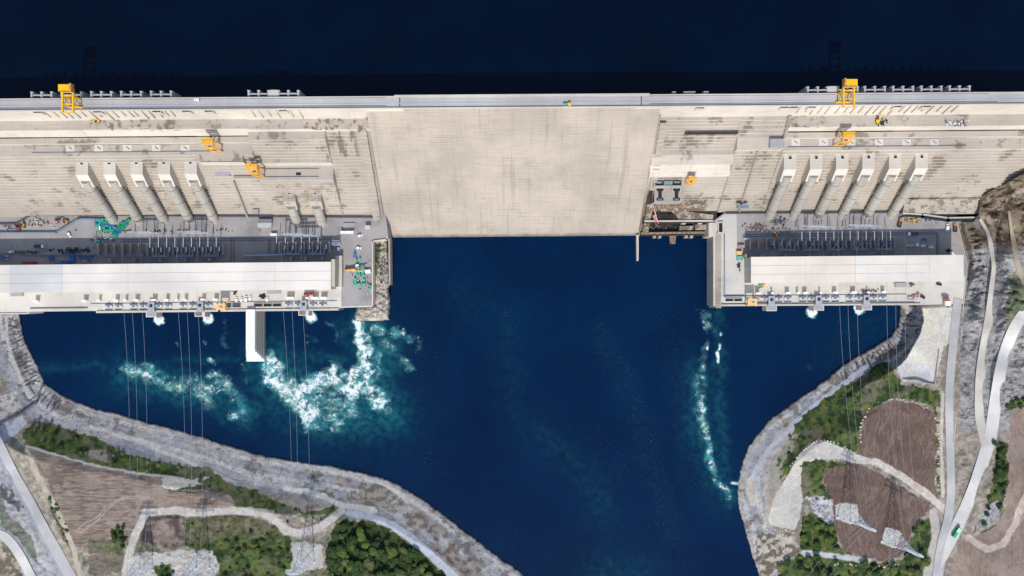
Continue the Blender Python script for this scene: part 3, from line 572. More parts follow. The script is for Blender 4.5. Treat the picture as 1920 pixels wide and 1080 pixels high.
tag(m.build('reservoir', M['lake']), 'dark navy reservoir behind the dam', 'water', kind='structure')
# ------------------------------------------------------------------ the dam
dam = thing('concrete_dam', 'huge pale stepped concrete dam holding back the dark reservoir', 'dam', (0, 140, 0))
def Yof(py, z): return (540 - py) * sc(z)
def profile(pr):
    out = []; Y = None; Z = None
    for e in pr:
        if e[0] == 'v': out.append((Y, e[1])); Z = e[1]
        elif e[0] == 's':
            Y1 = Yof(e[1], e[2]); n = e[3]; dY = (Y1 - Y) / n; dZ = (e[2] - Z) / n
            for i in range(n):
                out.append((Y + dY * i, Z + dZ * (i + 1))); out.append((Y + dY * (i + 1), Z + dZ * (i + 1)))
            Y, Z = Y1, e[2]
        else: Y, Z = Yof(e[0], e[1]), e[1]; out.append((Y, Z))
        Y, Z = out[-1]
    return out
def section(name, X0, X1, xref, pr, m, zb=-4.0, nseg=1, jitter=0.0, label=None):
    pf = profile(pr); Xr = (xref - 960) * sc(100); mb = MB(); n = len(pf); rn = random.Random(int(X0))
    xs = [X0 + (X1 - X0) * i / nseg for i in range(nseg + 1)]
    for a, b in zip(xs[:-1], xs[1:]):
        jit = [(rn.uniform(-jitter, jitter), rn.uniform(-jitter, jitter) * .6) for _ in pf]
        if jitter:
            for i in range(1, n - 1, 1):
                if abs(pf[i][0] - pf[i - 1][0]) < 1e-6: jit[i] = (jit[i - 1][0], jit[i][1])
                if abs(pf[i][1] - pf[i - 1][1]) < 1e-6: jit[i] = (jit[i][0], jit[i - 1][1])
        vs = []
        for X in (a, b):
            sh = KT * (X - Xr)
            vs += [(X, y + jy + sh, z + jz) for (y, z), (jy, jz) in zip(pf, jit)] + [(X, pf[-1][0] + sh, zb), (X, pf[0][0] + sh, zb)]
        k = n + 2
        fs = [(i, i + 1, k + i + 1, k + i) for i in range(k - 1)] + [(k - 1, 0, k, 2 * k - 1)]
        # end caps as vertical strips
        mb.add(vs, fs)
        if a == xs[0] or b == xs[-1] or jitter:
            for off in ((0,) if a == xs[0] else ()) + ((k,) if b == xs[-1] else ()):
                sh = KT * ((a if off == 0 else b) - Xr); X = a if off == 0 else b
                for i in range(n - 1):
                    (y0, z0), (y1, z1) = pf[i], pf[i + 1]
                    if abs(y0 - y1) > 1e-4: mb.add([(X, y0 + sh, zb), (X, y1 + sh, zb), (X, y1 + sh, z1), (X, y0 + sh, z0)], [(0, 1, 2, 3)])
    o = mb.build(name, m, dam)
    if label: o['label'] = label
    return o
XL, XR = -116.0, 118.0
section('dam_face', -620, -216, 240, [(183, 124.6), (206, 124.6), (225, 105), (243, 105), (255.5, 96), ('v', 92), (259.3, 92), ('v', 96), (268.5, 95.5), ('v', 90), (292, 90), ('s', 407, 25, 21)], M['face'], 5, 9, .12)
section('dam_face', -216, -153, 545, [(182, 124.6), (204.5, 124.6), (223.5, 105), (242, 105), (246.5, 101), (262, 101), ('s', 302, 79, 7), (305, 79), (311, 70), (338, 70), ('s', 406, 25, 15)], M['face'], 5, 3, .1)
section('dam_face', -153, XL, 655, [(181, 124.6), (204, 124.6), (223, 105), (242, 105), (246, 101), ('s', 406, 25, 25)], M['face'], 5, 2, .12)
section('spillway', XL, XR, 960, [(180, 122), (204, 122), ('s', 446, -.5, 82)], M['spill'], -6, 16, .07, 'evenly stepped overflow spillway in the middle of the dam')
section('wing_wall', XL, -85.6, 720, [(182, 124.5), (204.5, 124.5), (223, 106)], M['pale'], 90)
section('wing_wall', 98, XR, 1215, [(179, 124.5), (200, 124.5), (217, 107)], M['pale'], 90)
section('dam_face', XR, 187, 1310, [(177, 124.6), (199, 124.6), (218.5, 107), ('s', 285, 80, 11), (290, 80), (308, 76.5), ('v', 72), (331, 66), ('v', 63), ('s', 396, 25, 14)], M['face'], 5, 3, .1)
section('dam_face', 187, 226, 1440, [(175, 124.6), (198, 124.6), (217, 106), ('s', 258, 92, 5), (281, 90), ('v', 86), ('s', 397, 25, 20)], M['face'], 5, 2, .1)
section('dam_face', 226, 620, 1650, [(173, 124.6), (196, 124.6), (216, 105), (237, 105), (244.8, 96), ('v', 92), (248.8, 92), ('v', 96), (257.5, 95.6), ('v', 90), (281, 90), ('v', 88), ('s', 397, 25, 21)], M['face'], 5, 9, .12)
# crest road, parapets, rails
def strip(name, x0, x1, dy0, dy1, z0, z1, m, ycrest=182.0):
    mb = MB(); K2 = .0066
    def yy(x): return ycrest + .9 - K2 * (x - 300)
    for a, b in ((x0, x1),): mb.ppoly([(a, yy(a) + dy0), (b, yy(b) + dy0), (b, yy(b) + dy1), (a, yy(a) + dy1)], z0, z1)
    return mb.build(name, m, dam)
strip('crest_road', -220, 2140, 1.2, 22.4, 123, 125.4, M['crest'])
strip('parapet', -220, 739, 0, 1.5, 124, 126.7, M['pale']); strip('parapet', 739, 1218, -2.0, 1.2, 124, 126.7, M['pale']); strip('parapet', 1218, 2140, 0, 1.5, 124, 126.7, M['pale'])
strip('parapet', -220, 2140, 21.6, 23.2, 123, 126.5, M['pale'])
strip('crane_rail', -220, 724, 2.4, 3.1, 125, 125.55, M['rail']); strip('crane_rail', -220, 724, 17.4, 18.3, 125, 125.6, M['rail'])
strip('crane_rail', 1218, 1855, 2.4, 3.1, 125, 125.55, M['rail']); strip('crane_rail', 1218, 1870, 17.4, 18.3, 125, 125.6, M['rail'])
strip('kerb', -220, 2140, 13.6, 14.3, 125, 125.65, M['pale'])
for x in (749.5, 1202.5): strip('expansion_joint', x - 1.2, x + 1.2, 3, 20, 125, 125.47, M['rail'])
# gate slots and small hoods along the upper downstream face
def crest_slot(x, w):
    y = 207.2 - .0066 * (x - 70); r = thing_part = MB()
    r.prect(x - w / 2 - 1.2, y - 1.2, x + w / 2 + 1.2, y + .1, 112, 124.2); r.prect(x - w / 2 - 1.2, y + .1, x - w / 2, y + 4.2, 112, 123.6); r.prect(x + w / 2, y + .1, x + w / 2 + 1.2, y + 4.2, 112, 123.6); r.prect(x - w / 2 - 1.2, y + 4.2, x + w / 2 + 1.2, y + 5.4, 112, 123.6)
    o = r.build('slot_frame', M['pale'], dam)
    d = MB(); d.prect(x - w / 2, y + .2, x + w / 2, y + 4.1, 108, 120.5); d.build('slot_opening', M['river'] if 0 else M['dark'], o)
for x in (70, 182, 293, 349, 391, 530, 1313, 1472, 1489, 1523, 1684, 1738): crest_slot(x, 15)
def hood(x, L, s):   # sloping ribs on the upper face
    y = 207 - .0066 * (x - 70); a = P(x, y, 122.5); b = Vector((a.x, Yof(224 - .0066 * (x - 70), 105) - .5, 106.5))
    b = a.lerp(b, L); m = MB(); m.bar(a, b, 1.0, 2.6); m.build('face_rib', M['pale2'], dam)
for x in list(range(84, 330, 14)) + [470, 486, 502, 516, 545, 560]: hood(x + RND.uniform(-3, 3), RND.uniform(.55, 1), 1)
for x in list(range(1500, 1810, 15)): hood(x + RND.uniform(-3, 3), RND.uniform(.55, 1), -1)
# staircases of blocks along the spillway edges and the joints down the face
def block_stair(X, w, n, py0, z0, py1, z1, m, h=1.6, name='training_wall'):
    mb = MB(); Y0, Y1 = Yof(py0, z0), Yof(py1, z1)
    for i in range(n):
        t = i / n; y = Y0 + (Y1 - Y0) * t; z = z0 + (z1 - z0) * t; L = (Y0 - Y1) / n
        mb.box(X, y - L / 2, z - 6, w, L * .96, 6 + h + (.9 if i % 3 == 0 else 0))
    return mb.build(name, m, dam)
block_stair(XL - 1.5, 2.2, 64, 226, 107, 446, 1, M['pale2'], 2.6)
block_stair(XL - 6.3, 7.0, 27, 244, 101, 438, 8, M['face'], 3.4)
block_stair(XR + 1.2, 2.2, 64, 217, 108, 443, 1, M['pale2'], 2.6)
block_stair(XR + 5.2, 5.6, 27, 232, 102, 436, 8, M['face'], 3.2)
block_stair(206, 1.6, 40, 284, 84, 398, 25, M['pale2'], .9, 'drain_channel')
block_stair(187, .9, 40, 312, 72, 396, 25, M['pale2'], .7, 'drain_channel')
block_stair(-240, 1.5, 40, 342, 64, 408, 25, M['pale2'], .9, 'drain_channel')
block_stair(226, 2.6, 14, 218, 105, 260, 92, M['pale2'], 1.5, 'stair')
# bench details: stains trench plates, rails, ladder frames
def bench_rails(x0, x1, y0, y1, z):
    for y in (y0, y1):
        m = MB(); m.prect(x0, y - .5, x1, y + .5, z - .6, z + .35); m.build('crane_rail', M['rail'], dam)
bench_rails(60, 420, 270.5, 284.5, 90); bench_rails(437, 598, 316.5, 331.5, 70); bench_rails(1478, 1812, 259.5, 274, 90)
for x in list(range(131, 360, 54)) + list(range(1492, 1770, 52)):
    yb = 278 if x < 960 else 267
    m = MB(); m.prect(x - 8, yb - 6, x + 8, yb + 6, 89.8, 90.12); o = m.build('gate_cover', M['deck'], dam)
    m = MB(); m.bar(P(x - 3, yb - 3, 90.4), P(x + 4, yb + 2, 90.4), .35); m.build('lifting_bar', M['rail'], o)
for x0, x1, y, mm in ((90, 120, 256.6, 'dark'), (215, 226, 256.4, 'dark'), (347, 470, 256.0, 'dark2'), (1622, 1680, 246.8, 'dark2'), (1500, 1560, 247.4, 'dark2'), (1285, 1385, 249, 'dark2')):
    m = MB(); m.prect(x0, y - 1, x1, y + 1.6, 90.5, 93.0 if y != 249 else 97); m.build('trench_opening', M[mm], dam)
for x0, y0, x1, y1, z, mm in ((403, 312, 430, 330, 71.8, 'greyroof'), (1444, 260, 1470, 276, 95, 'greyroof'), (1383, 383.5, 1404, 390, 40, 'bluegrey'), (555, 323.5, 564, 328.5, 70.25, 'dark'), (472, 392, 484, 400, 34.5, 'greyroof')):
    m = MB(); m.prect(x0, y0, x1, y1, z - 4, z); tag(m.build('service_hut', M[mm]), {403: 'flat grey roofed hut on the bench left of the lower orange gantry', 1444: 'square grey roofed hut at the left end of the right bench', 1383: 'blue grey roofed hut at the foot of the dam steps', 555: 'small dark hatch box on the low bench', 472: 'small grey hut against the lowest dam steps'}[x0], 'hut')
# raised platform end at the left crane bench
m = MB(); a = [P(370, 303, 88), P(456, 302.5, 88), P(456, 268, 88), P(370, 268, 88)]
m.prism([(p.x, p.y) for p in a], 60, 89.9)
b0, b1, c0, c1 = P(374, 304.5, 88), P(456, 304, 88), P(383, 313.5, 74), P(468, 313, 74)
m.build('bench_block', M['face'], dam)
m = MB(); m.add([P(372, 304, 89.0), P(456.2, 303.5, 89.0), Vector((P(456.2, 303.5, 89).x, P(0, 313, 72).y, 72)), Vector((P(372, 304, 89).x, P(0, 313, 72).y, 72))], [(0, 1, 2, 3)]); m.build('sloped_apron', M['pale'], dam)

# ------------------------------------------------------------------ water intakes upstream of the crest
def intake(x0, n, side, name_label, cap=False):
    """x0: left pier pixel; n bays; built at z=125 against the reservoir face"""
    r = thing('water_intake', name_label, 'intake', P(x0 + 22, 178 - .0066 * (x0 - 70), RES_Z), 'water intakes along the crest')
    yb = 183.0 - .0066 * (x0 - 300); yt = yb - 13
    for i in range(n + 1):
        x = x0 + i * 18.6; m = MB(); e = 1.9
        m.prect(x - 1.7, yt + 1, x + 1.7, yb, 90, 125.2)
        m.prect(x - 2.6, yt, x + 2.6, yt + 1.6, 90, 125.6)
        m.build('pier', M['crest'], r)
    for dy, w in ((5.6, 2.6),):
        m = MB(); m.prect(x0 + 1.7, yt + dy, x0 + n * 18.6 - 1.7, yt + dy + w, 118, 124.6); m.build('cross_beam', M['crest'], r)
    m = MB(); m.prect(x0 + 1.7, yt + 9.4, x0 + n * 18.6 - 1.7, yt + 12.9, 95, 107.5); m.build('trash_screen', M['glass'], r)
    if cap:
        m = MB(); m.prect(x0 + 37.3, yt - .5, x0 + 55, yb, 100, 125.3); m.build('hoist_deck', M['pale'], r)
    return r
ORD = ['first', 'second', 'third', 'fourth', 'fifth', 'sixth', 'seventh', 'eighth', 'ninth', 'tenth', 'eleventh', 'twelfth', 'thirteenth', 'fourteenth', 'fifteenth', 'sixteenth', 'seventeenth', 'eighteenth']
for i, x in enumerate((59, 115, 171, 227, 283)):
    intake(x, 2, 1, ['leftmost twin bay intake of pale concrete piers in the reservoir', 'twin bay intake beneath the left yellow crest crane', 'twin bay intake just right of the left crest crane', 'twin bay intake second from the right end of the left row', 'twin bay intake at the right end of the left row of five'][i])
intake(466, 5, 1, 'long intake with five bays and a concrete deck, standing alone left of the spillway', True)
for i, x in enumerate((1515, 1571, 1622, 1675, 1728, 1781)):
    intake(x, 2, -1, ['twin bay intake with a concrete deck left of the right crest crane', 'twin bay intake beneath the right yellow crest crane', 'twin bay intake just right of the right crest crane', 'twin bay intake with a yellow beam, right of the right crest crane', 'twin bay intake second from the right end of the crest', 'rightmost twin bay intake in the reservoir'][i], i == 0)
for x, w in ((1264, 5), (1293, 20), (1324, 8)):
    m = MB(); y = 177 - .0066 * (x - 1293); m.prect(x - w / 2, y - 5, x + w / 2, y, 98, 124.5); m.prect(x - w / 2 - 1, y - 5.6, x + w / 2 + 1, y - 4.2, 98, 125)
    tag(m.build('intake_pier', M['crest']), {5: 'narrow pale pier in the reservoir just right of the spillway', 20: 'broad pale pier block in the reservoir right of the spillway', 8: 'right hand small pale pier in the reservoir near the spillway'}[w], 'pier')

# ------------------------------------------------------------------ penstocks
pk = thing('penstock', 'x', 'penstock', (0, 0, 25), 'penstocks down the dam face')
def pen_mesh(yb, yt, y0, z0, ye, wblk, ztop, zf, r=4.15, bm='pale'):
    """all Y world; block from yb (back) to yt (front edge of flat top)"""
    p = thing('penstock', 'x', 'penstock', (0, 60, 25), 'penstocks down the dam face')
    w = wblk / 2; yf = yt - (ztop - zf) * .78
    m = MB(); prof = [(yb, ztop), (yt, ztop), (yf, zf), (yf + 3.5, zf - 14), (yb, zf - 14)]
    n = len(prof); vs = [(-w, y, z) for y, z in prof] + [(w, y, z) for y, z in prof]
    m.add(vs, [tuple(range(n)), tuple(range(2 * n - 1, n - 1, -1))] + [(i, n + i, n + (i + 1) % n, (i + 1) % n) for i in range(n)])
    blk = m.build('anchor_block', M[bm], p)
    m = MB(); ym = yb + (yt - yb) * .42; m.box(0, ym, ztop - .1, 2.4, 2.4, .16); m.build('vent_shaft', M['dark'], blk)
    m = MB(); m.box(0, ym + 1.4, ztop, 3.0, .4, .5); m.box(0, ym - 1.4, ztop, 3.0, .4, .5); m.box(-1.4, ym, ztop, .4, 2.4, .5); m.box(1.4, ym, ztop, .4, 2.4, .5); m.build('shaft_kerb', M['deck'], blk)
    a = Vector((0, y0, z0)); b = Vector((0, ye, 20)); L = (b - a).length; rs = []; k = int(L / 2.0); rs.append((0, r))
    for i in range(k):
        t0 = i / k; g = .75 if i % 9 == 5 else .5
        rs += [(t0 + .22 / k * 0 + .0001, r - g * .0), (t0 + .60 / k, r + .05), (t0 + .66 / k, r - g), (t0 + .97 / k, r - g)]
    rs.append((1, r)); m = MB(); m.tube(a, b, rs, 28); m.build('pipe', M['pipe'], p, False)
    for i in (5, 14, 23):
        if i < k:
            m = MB(); t0 = (i + .86) / k; m.tube(a + (b - a) * (t0 - .0055), a + (b - a) * (t0 + .0055), r + .08, 28, False); m.build('joint_ring', M['rail'], p)
    for t0 in (.25, .5, .75):
        m = MB(); c = a + (b - a) * t0; m.box(0, c.y + 5, c.z - 11, 6.5, 4, 10); m.build('saddle', M['face'], p)
    return p
big = pen_mesh(112.5, 95.6, 92.0, 75.5, 58.5, 10.4, 82, 70.5)
xs5 = [-362, -338.8, -316, -293, -270.5]
LB5 = ['leftmost ribbed concrete penstock ending on the green container pile', 'ribbed penstock just right of the container pile', 'middle one of the five ribbed penstocks of the left group', 'fourth ribbed penstock of the left group', 'right end penstock of the left group, beneath the orange bench gantry']
for i, X in enumerate(xs5):
    o = big if i == 0 else dup(big, (0, 0, 0)); o.location = (X, 60 + KT * (X + 316), 25); o['label'] = LB5[i]
LB6 = ['leftmost penstock of the right group of six', 'second penstock of the right group, ending by dark clutter', 'third penstock of the right group of six', 'fourth penstock of the right group of six', 'fifth penstock of the right group of six', 'rightmost penstock of all, beside the rock abutment']
for i, X in enumerate((234, 256, 278, 300, 322.5, 344.7)):
    dup(big, (X, 60 + 4.6 + KT * (X - 290), 25), 0, LB6[i])
small = pen_mesh(88.5, 76.0, 72.5, 47.5, 56.5, 10.8, 53, 44.5, bm='pale2')
for i, X in enumerate((-195, -172.5)):
    o = small if i == 0 else dup(small, (0, 0, 0)); o.location = (X, 60 + KT * (X + 180), 25); o['label'] = ('short stained penstock left of the pair near the spillway', 'short stained penstock right of the pair near the spillway')[i]
D.objects.remove(pk)

# ------------------------------------------------------------------ decks, yards and quay walls
m = MB(); m.ppoly(DECK_L, -4, 25); tag(m.build('yard', M['yard']), 'dusty grey concrete yard around the left powerhouse', 'yard', kind='structure')
m = MB(); m.ppoly(DECK_R, -4, 25); tag(m.build('yard', M['yard']), 'dusty grey concrete yard around the right powerhouse', 'yard', kind='structure')
def slab(name, poly, z, m, lab=None, z0=24.0):
    b = MB(); b.ppoly(poly, z0, z); return tag(b.build(name, m), lab, None, kind='structure')
def shear(x0, y0, x1, y1): k = KT; c = (x0 + x1) / 2; return [(x0, y0 - k * (x0 - c)), (x1, y0 - k * (x1 - c)), (x1, y1 - k * (x1 - c)), (x0, y1 - k * (x0 - c))]
slab('deck', [(-140, 540), (700, 536), (698, 575), (635, 577.3), (635, 581.8), (180, 586.8), (180, 582.8), (56, 584.2), (52, 588.6), (-140, 590)], 25.03, M['deck'])
slab('deck', [(1338, 417), (1361, 401), (1381, 400.5), (1382, 472), (1396, 480), (1396, 522), (1810, 518), (1808, 569), (1727, 571.5), (1338, 573.5)], 25.03, M['deck'])
slab('forecourt', [(640, 440), (696, 452), (697, 573), (640, 575)], 25.06, M['yard'])
# edge walls
def wall(label, pts, w, z0, z1, m, name='parapet_wall', cat='wall'):
    b = MB()
    for (x0, y0), (x1, y1) in zip(pts[:-1], pts[1:]):
        if z0 is None:
            za, zc = terrain_z(np.array([x0, x1], float), np.array([y0, y1], float)); a, c = P(x0, y0, za), P(x1, y1, zc); b.bar(a, c, w, 2 * z1); continue
        a, c = P(x0, y0, z1), P(x1, y1, z1); d = (c - a).normalized() * w * .45; a = a - d; c = c + d
        b.bar((a.x, a.y, (z0 + z1) / 2), (c.x, c.y, (z0 + z1) / 2), w, z1 - z0)
    return tag(b.build(name, m), label, cat)
wall('white parapet along the water edge of the left powerhouse deck', [(182, 584.8), (633, 579.8)], 1.6, 24, 26.0, M['pale'])
wall('low parapet at the far left end of the deck', [(-140, 589), (50, 587.5)], .8, 24, 25.8, M['pale'])
wall('thin kerb wall along the left open deck', [(56, 578.5), (163, 577.4)], .5, 24, 26, M['rail'])
wall('concrete retaining wall beside the yard of green boxes', [(698.5, 572), (698.5, 452), (722, 449)], 1.0, 10, 26.0, M['pale'])
wall('outer concrete river wall below the stepped spillway', [(729.5, 448), (730.5, 533)], 1.4, -4, 16.0, M['pale2'])
wall('white parapet along the water edge of the right powerhouse deck', [(1342, 572.6), (1725, 570.2)], 1.6, 24, 26.0, M['pale'])
wall('grey green parapet along the edge of the right deck', [(1358.5, 441), (1358.5, 556), (1395, 555.6)], .8, 24, 26.4, M['bluegrey'])
wall('broad concrete quay wall on the left side of the right deck', [(1347, 440), (1347, 573)], 5, -4, 26.2, M['pale2'])
wall('dark wet drain wall along the foot of the rock by the right yard', [(1700, 402.5), (1730, 405), (1778, 412), (1833, 411)], 3.6, 20, 31, M['glass'], 'glazed_wall')
wall('pale coping beside the dark drain at the right abutment', [(1694, 399.5), (1730, 402), (1778, 408.5), (1833, 407.5)], 1.2, 20, 32, M['pale'])
wall('low coping on the yard side of the dark drain', [(1702, 407), (1735, 409), (1778, 416), (1836, 414)], .9, 20, 28, M['pale'])
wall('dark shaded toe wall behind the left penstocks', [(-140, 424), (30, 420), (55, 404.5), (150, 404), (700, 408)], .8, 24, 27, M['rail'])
wall('long navy hoarding along the far left yard', [(-140, 436.5), (105, 436), (147, 410), (205, 411.5)], 1.1, 24, 27, M['bluegrey'], 'hoarding')
wall('blue kerb wall behind the left powerhouse', [(-140, 476), (35, 476), (45, 478.5), (182, 478.5)], .5, 24, 26, M['bluegrey'])
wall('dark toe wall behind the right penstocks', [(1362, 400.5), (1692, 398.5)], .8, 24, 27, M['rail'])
wall('thin boundary wall down the right edge of the right yard', [(1795, 418), (1814, 495), (1807, 565), (1789, 830)], .5, 24, 25.8, M['pale'])
wall('dark retaining wall with white coping at the lower left platform', [(-60, 824), (0, 795), (38, 777), (46, 771), (70, 753)], 1.2, None, 1.6, M['rail'])
wall('dark joint wall of the sloping concrete ramp at right', [(1672, 675), (1693, 711), (1752, 721), (1760, 655)], .8, None, 1.0, M['pale2'])
# concrete slabs under the right dam toe
section('toe_slab', 352, 424, 1760, [(373, 38), (374, 36), (402, 31)], M['pale2'], 20)
# thin walls in the water
m = MB(); m.ppoly([(1193.4, 440), (1197.6, 440), (1197.4, 489), (1193.8, 489)], -6, 5); tag(m.build('guide_wall', M['pale']), 'thin concrete guide wall running out from the right spillway edge', 'wall')
# divider wall between the two tailraces
dv = thing('dividing_wall', 'thick white topped concrete wall between the two tailraces', 'wall', P(480, 630, 0))
Xa, Xb = P(461.5, 600, 28).x, P(477.5, 600, 28).x
m = MB(); m.prism([(Xa, P(0, 580, 25).y), (Xb, P(0, 580, 25).y), (Xb, P(0, 657, 28).y), (Xa, P(0, 657, 28).y)], -6, 28); m.build('wall_top', M['white'], dv)
m = MB(); yn = P(0, 657, 28).y; yd = P(0, 581, 25).y
for k in range(6):
    y1 = yn - 2.0 * k; m.prism([(Xa - 1.45 * k, y1 + (.01 if k else 0)), (Xb + .32 * k, y1), (Xb + .32 * k, y1 - 2.0), (Xa - 1.45 * k, y1 - 2.0)], -6, 26.5 - 4.5 * k)
m.build('stepped_nose', M['white'], dv)
m = MB()
for k in range(5): m.prism([(Xa - 1.45 * (k + 1), yd), (Xa - 1.45 * k, yd), (Xa - 1.45 * k, yn - 2.0 * k), (Xa - 1.45 * (k + 1), yn - 2.0 * k)], -6, 24 - 4.5 * k)
for k in range(5): m.prism([(Xb + .32 * k, yd), (Xb + .32 * (k + 1), yd), (Xb + .32 * (k + 1), yn - 2.0 * k), (Xb + .32 * k, yn - 2.0 * k)], -6, 24 - 4.5 * k)
m.build('stepped_flank', M['pale2'], dv)

# ------------------------------------------------------------------ powerhouses
def powerhouse(x0, x1, yt, yb, label, seams, endx, zroof=48.0, plain=None):
    """pixels at roof level measured at x = (x0+x1)/2"""
    xm = (x0 + x1) / 2; k = .0098
    def pt(x, y, z=zroof): return P(x, y - k * (x - xm), z)
    r = thing('powerhouse', label, 'powerhouse', (*pt(xm, (yt + yb) / 2).to_2d(), 25))
    g = [(x0, yt), (x1, yt), (x1, yb), (x0, yb)]
    m = MB(); ip = [(x0 + .8, yt + .9), (x1 - .8, yt + .9), (x1 - .8, yb - .9), (x0 + .8, yb - .9)]; m.prism([pt(*q) for q in ip], 24, zroof - 1.1); m.build('wall', M['wall'], r)
    m = MB(); m.prism([pt(*q) for q in g], zroof - 1.1, zroof - .28); rf = m.build('roof', M['greyroof'], r)
    h = (yb - yt) / 3; xs = [x0] + seams + [x1]
    for a, b in zip(xs[:-1], xs[1:]):
        if plain and a >= plain: rows = [(yt, yb)]
        else: rows = [(yt + j * h + (.2 if j else 0), yt + (j + 1) * h - (.2 if j < 2 else 0)) for j in range(3)]
        for y0, y1 in rows:
            m = MB(); m.prism([pt(a + .14, y0), pt(b - .14, y0), pt(b - .14, y1), pt(a + .14, y1)], zroof - .5, zroof); m.build('roof_panel', M['roof3' if 1400 < a < 1515 else 'roof2' if 0 < a < 100 else 'roof'], rf)
    return r, pt
ph1, pt1 = powerhouse(-140, 620.5, 494.6, 546.6, 'long left powerhouse with a flat white roof of three bands', [20, 117, 240, 516], 620)
ph2, pt2 = powerhouse(1408, 1807, 479.8, 529.2, 'shorter right powerhouse with a flat cream roof', [1511, 1604, 1700, 1743.5], 1807, 48, 1743)
m = MB(); m.prect(620.9, 486, 628, 538, 24, 46.3); m.build('annex', M['wall'], ph1)
m = MB(); m.prect(628.6, 479.5, 641, 538, 24, 31); m.build('low_annex', M['pale'], ph1)
def buttress(x, y, host):
    m = MB(); m.prect(x - 1.3, y - 5.5, x + 1.3, y + .6, 24, 33); m.build('buttress', M['pale2'], host)
for x in (158, 205, 250, 299, 346, 391): buttress(x, 489.6 - .0098 * (x - 240) + 1.0, ph1)
for x in (545, 572, 603): buttress(x, 487.2, ph1)
for x in (1399, 1429, 1474, 1519, 1564, 1609, 1655): buttress(x, 479.6 - .0098 * (x - 1607) + .3, ph2)
for i in range(4):
    m = MB(); a = P(1406.2, 502.5 + i * 0, 45)
    X = P(1408, 0, 48).x + .3; m.box(X - .05, P(0, 504 + 0, 36).y - 0, 29 + i * 4.2, .12, 4.2, 2.4); m.build('window', M['duct'], ph2)
# ------------------------------------------------------------------ cranes
def lattice(m, a, b, w, n, t=.25):
    a, b = Vector(a), Vector(b); d = (b - a).normalized(); u = d.cross(Vector((0, 0, 1)))
    if u.length < .01: u = Vector((1, 0, 0))
    u.normalize(); v = u.cross(d); cs = [(u * i + v * j) * w / 2 for i, j in ((-1, -1), (1, -1), (1, 1), (-1, 1))]
    for c in cs: m.bar(a + c, b + c, t)
    for k in range(n):
        p, q = a.lerp(b, k / n), a.lerp(b, (k + 1) / n)
        for i in range(4):
            s0, s1 = (cs[i], cs[(i + 1) % 4]) if k % 2 else (cs[(i + 1) % 4], cs[i]); m.bar(p + s0, q + s1, t * .7)
def crest_crane(loc, lab, mir):
    r = thing('gantry_crane', lab, 'crane', loc, 'yellow gantry cranes on the dam crest'); ox = Vector(loc)
    hx = 4.1
    for sx in (-1, 1):
        for sy in (-1, 1):
            m = MB(); a = ox + Vector((sx * hx, sy * 3.25, 0)); b = ox + Vector((sx * hx, sy * 3.25, 12)); m.tube(a, b, [(0, .45), (.5, .62), (1, .8)], 4); m.box(a.x, a.y, a.z, 2.0, 1.1, .7); m.build('leg', M['yellow'], r)
        m = MB(); m.bar(ox + Vector((sx * hx, -9.8, 12.4)), ox + Vector((sx * hx, 8.4, 12.4)), 1.2, 1.6); m.build('girder', M['yellow'], r)
        m = MB(); m.bar(ox + Vector((sx * hx, -3.2, .8)), ox + Vector((sx * hx, 3.2, 9.5)), .45); m.bar(ox + Vector((sx * hx, -3.2, 9.5)), ox + Vector((sx * hx, 3.2, 6)), .4); m.build('brace', M['yellow'], r)
    for y in (-9.6, -3.2, 3.2):
        m = MB(); m.bar(ox + Vector((-hx, y, 12.2)), ox + Vector((hx, y, 12.2)), .6, .8); m.build('cross_tie', M['yellow'], r)
    for sy in (-1, 1):
        m = MB(); z = .9; m.bar(ox + Vector((-hx - 1.5, sy * 3.25, z)), ox + Vector((hx + 1.5, sy * 3.25, z)), .9, 1.1)
        m.bar(ox + Vector((-hx, sy * 3.25, 9)), ox + Vector((hx, sy * 3.25, 2)), .4); m.build('sill_beam', M['yellow'], r)
    m = MB(); m.box(ox.x + mir * -.2, ox.y + 8.2, ox.z + 13.2, 9.2, 5.4, 4.6); h = m.build('hoist_house', M['yellow'], r)
    m = MB(); m.box(ox.x + mir * 4.6, ox.y + 8.4, ox.z + 13.4, 1.5, 6.4, 4.9); m.build('stair_tower', M['orange'], h)
    m = MB(); m.box(ox.x, ox.y + 5.2, ox.z + 17.8, 8, .3, .5); m.build('roof_rail', M['rail'], h)
    m = MB(); m.box(ox.x - mir * 4.9, ox.y - 1.5, ox.z + 9.3, .9, 1.6, 2.4); m.build('driver_cab', M['glass'], r)
    return r
crest_crane((-344.6, 145.9, 125.4), 'tall yellow gantry crane on the crest, at far left', 1)
crest_crane((261.2, 149.9, 125.4), 'tall yellow gantry crane on the crest, above the right penstocks', -1)
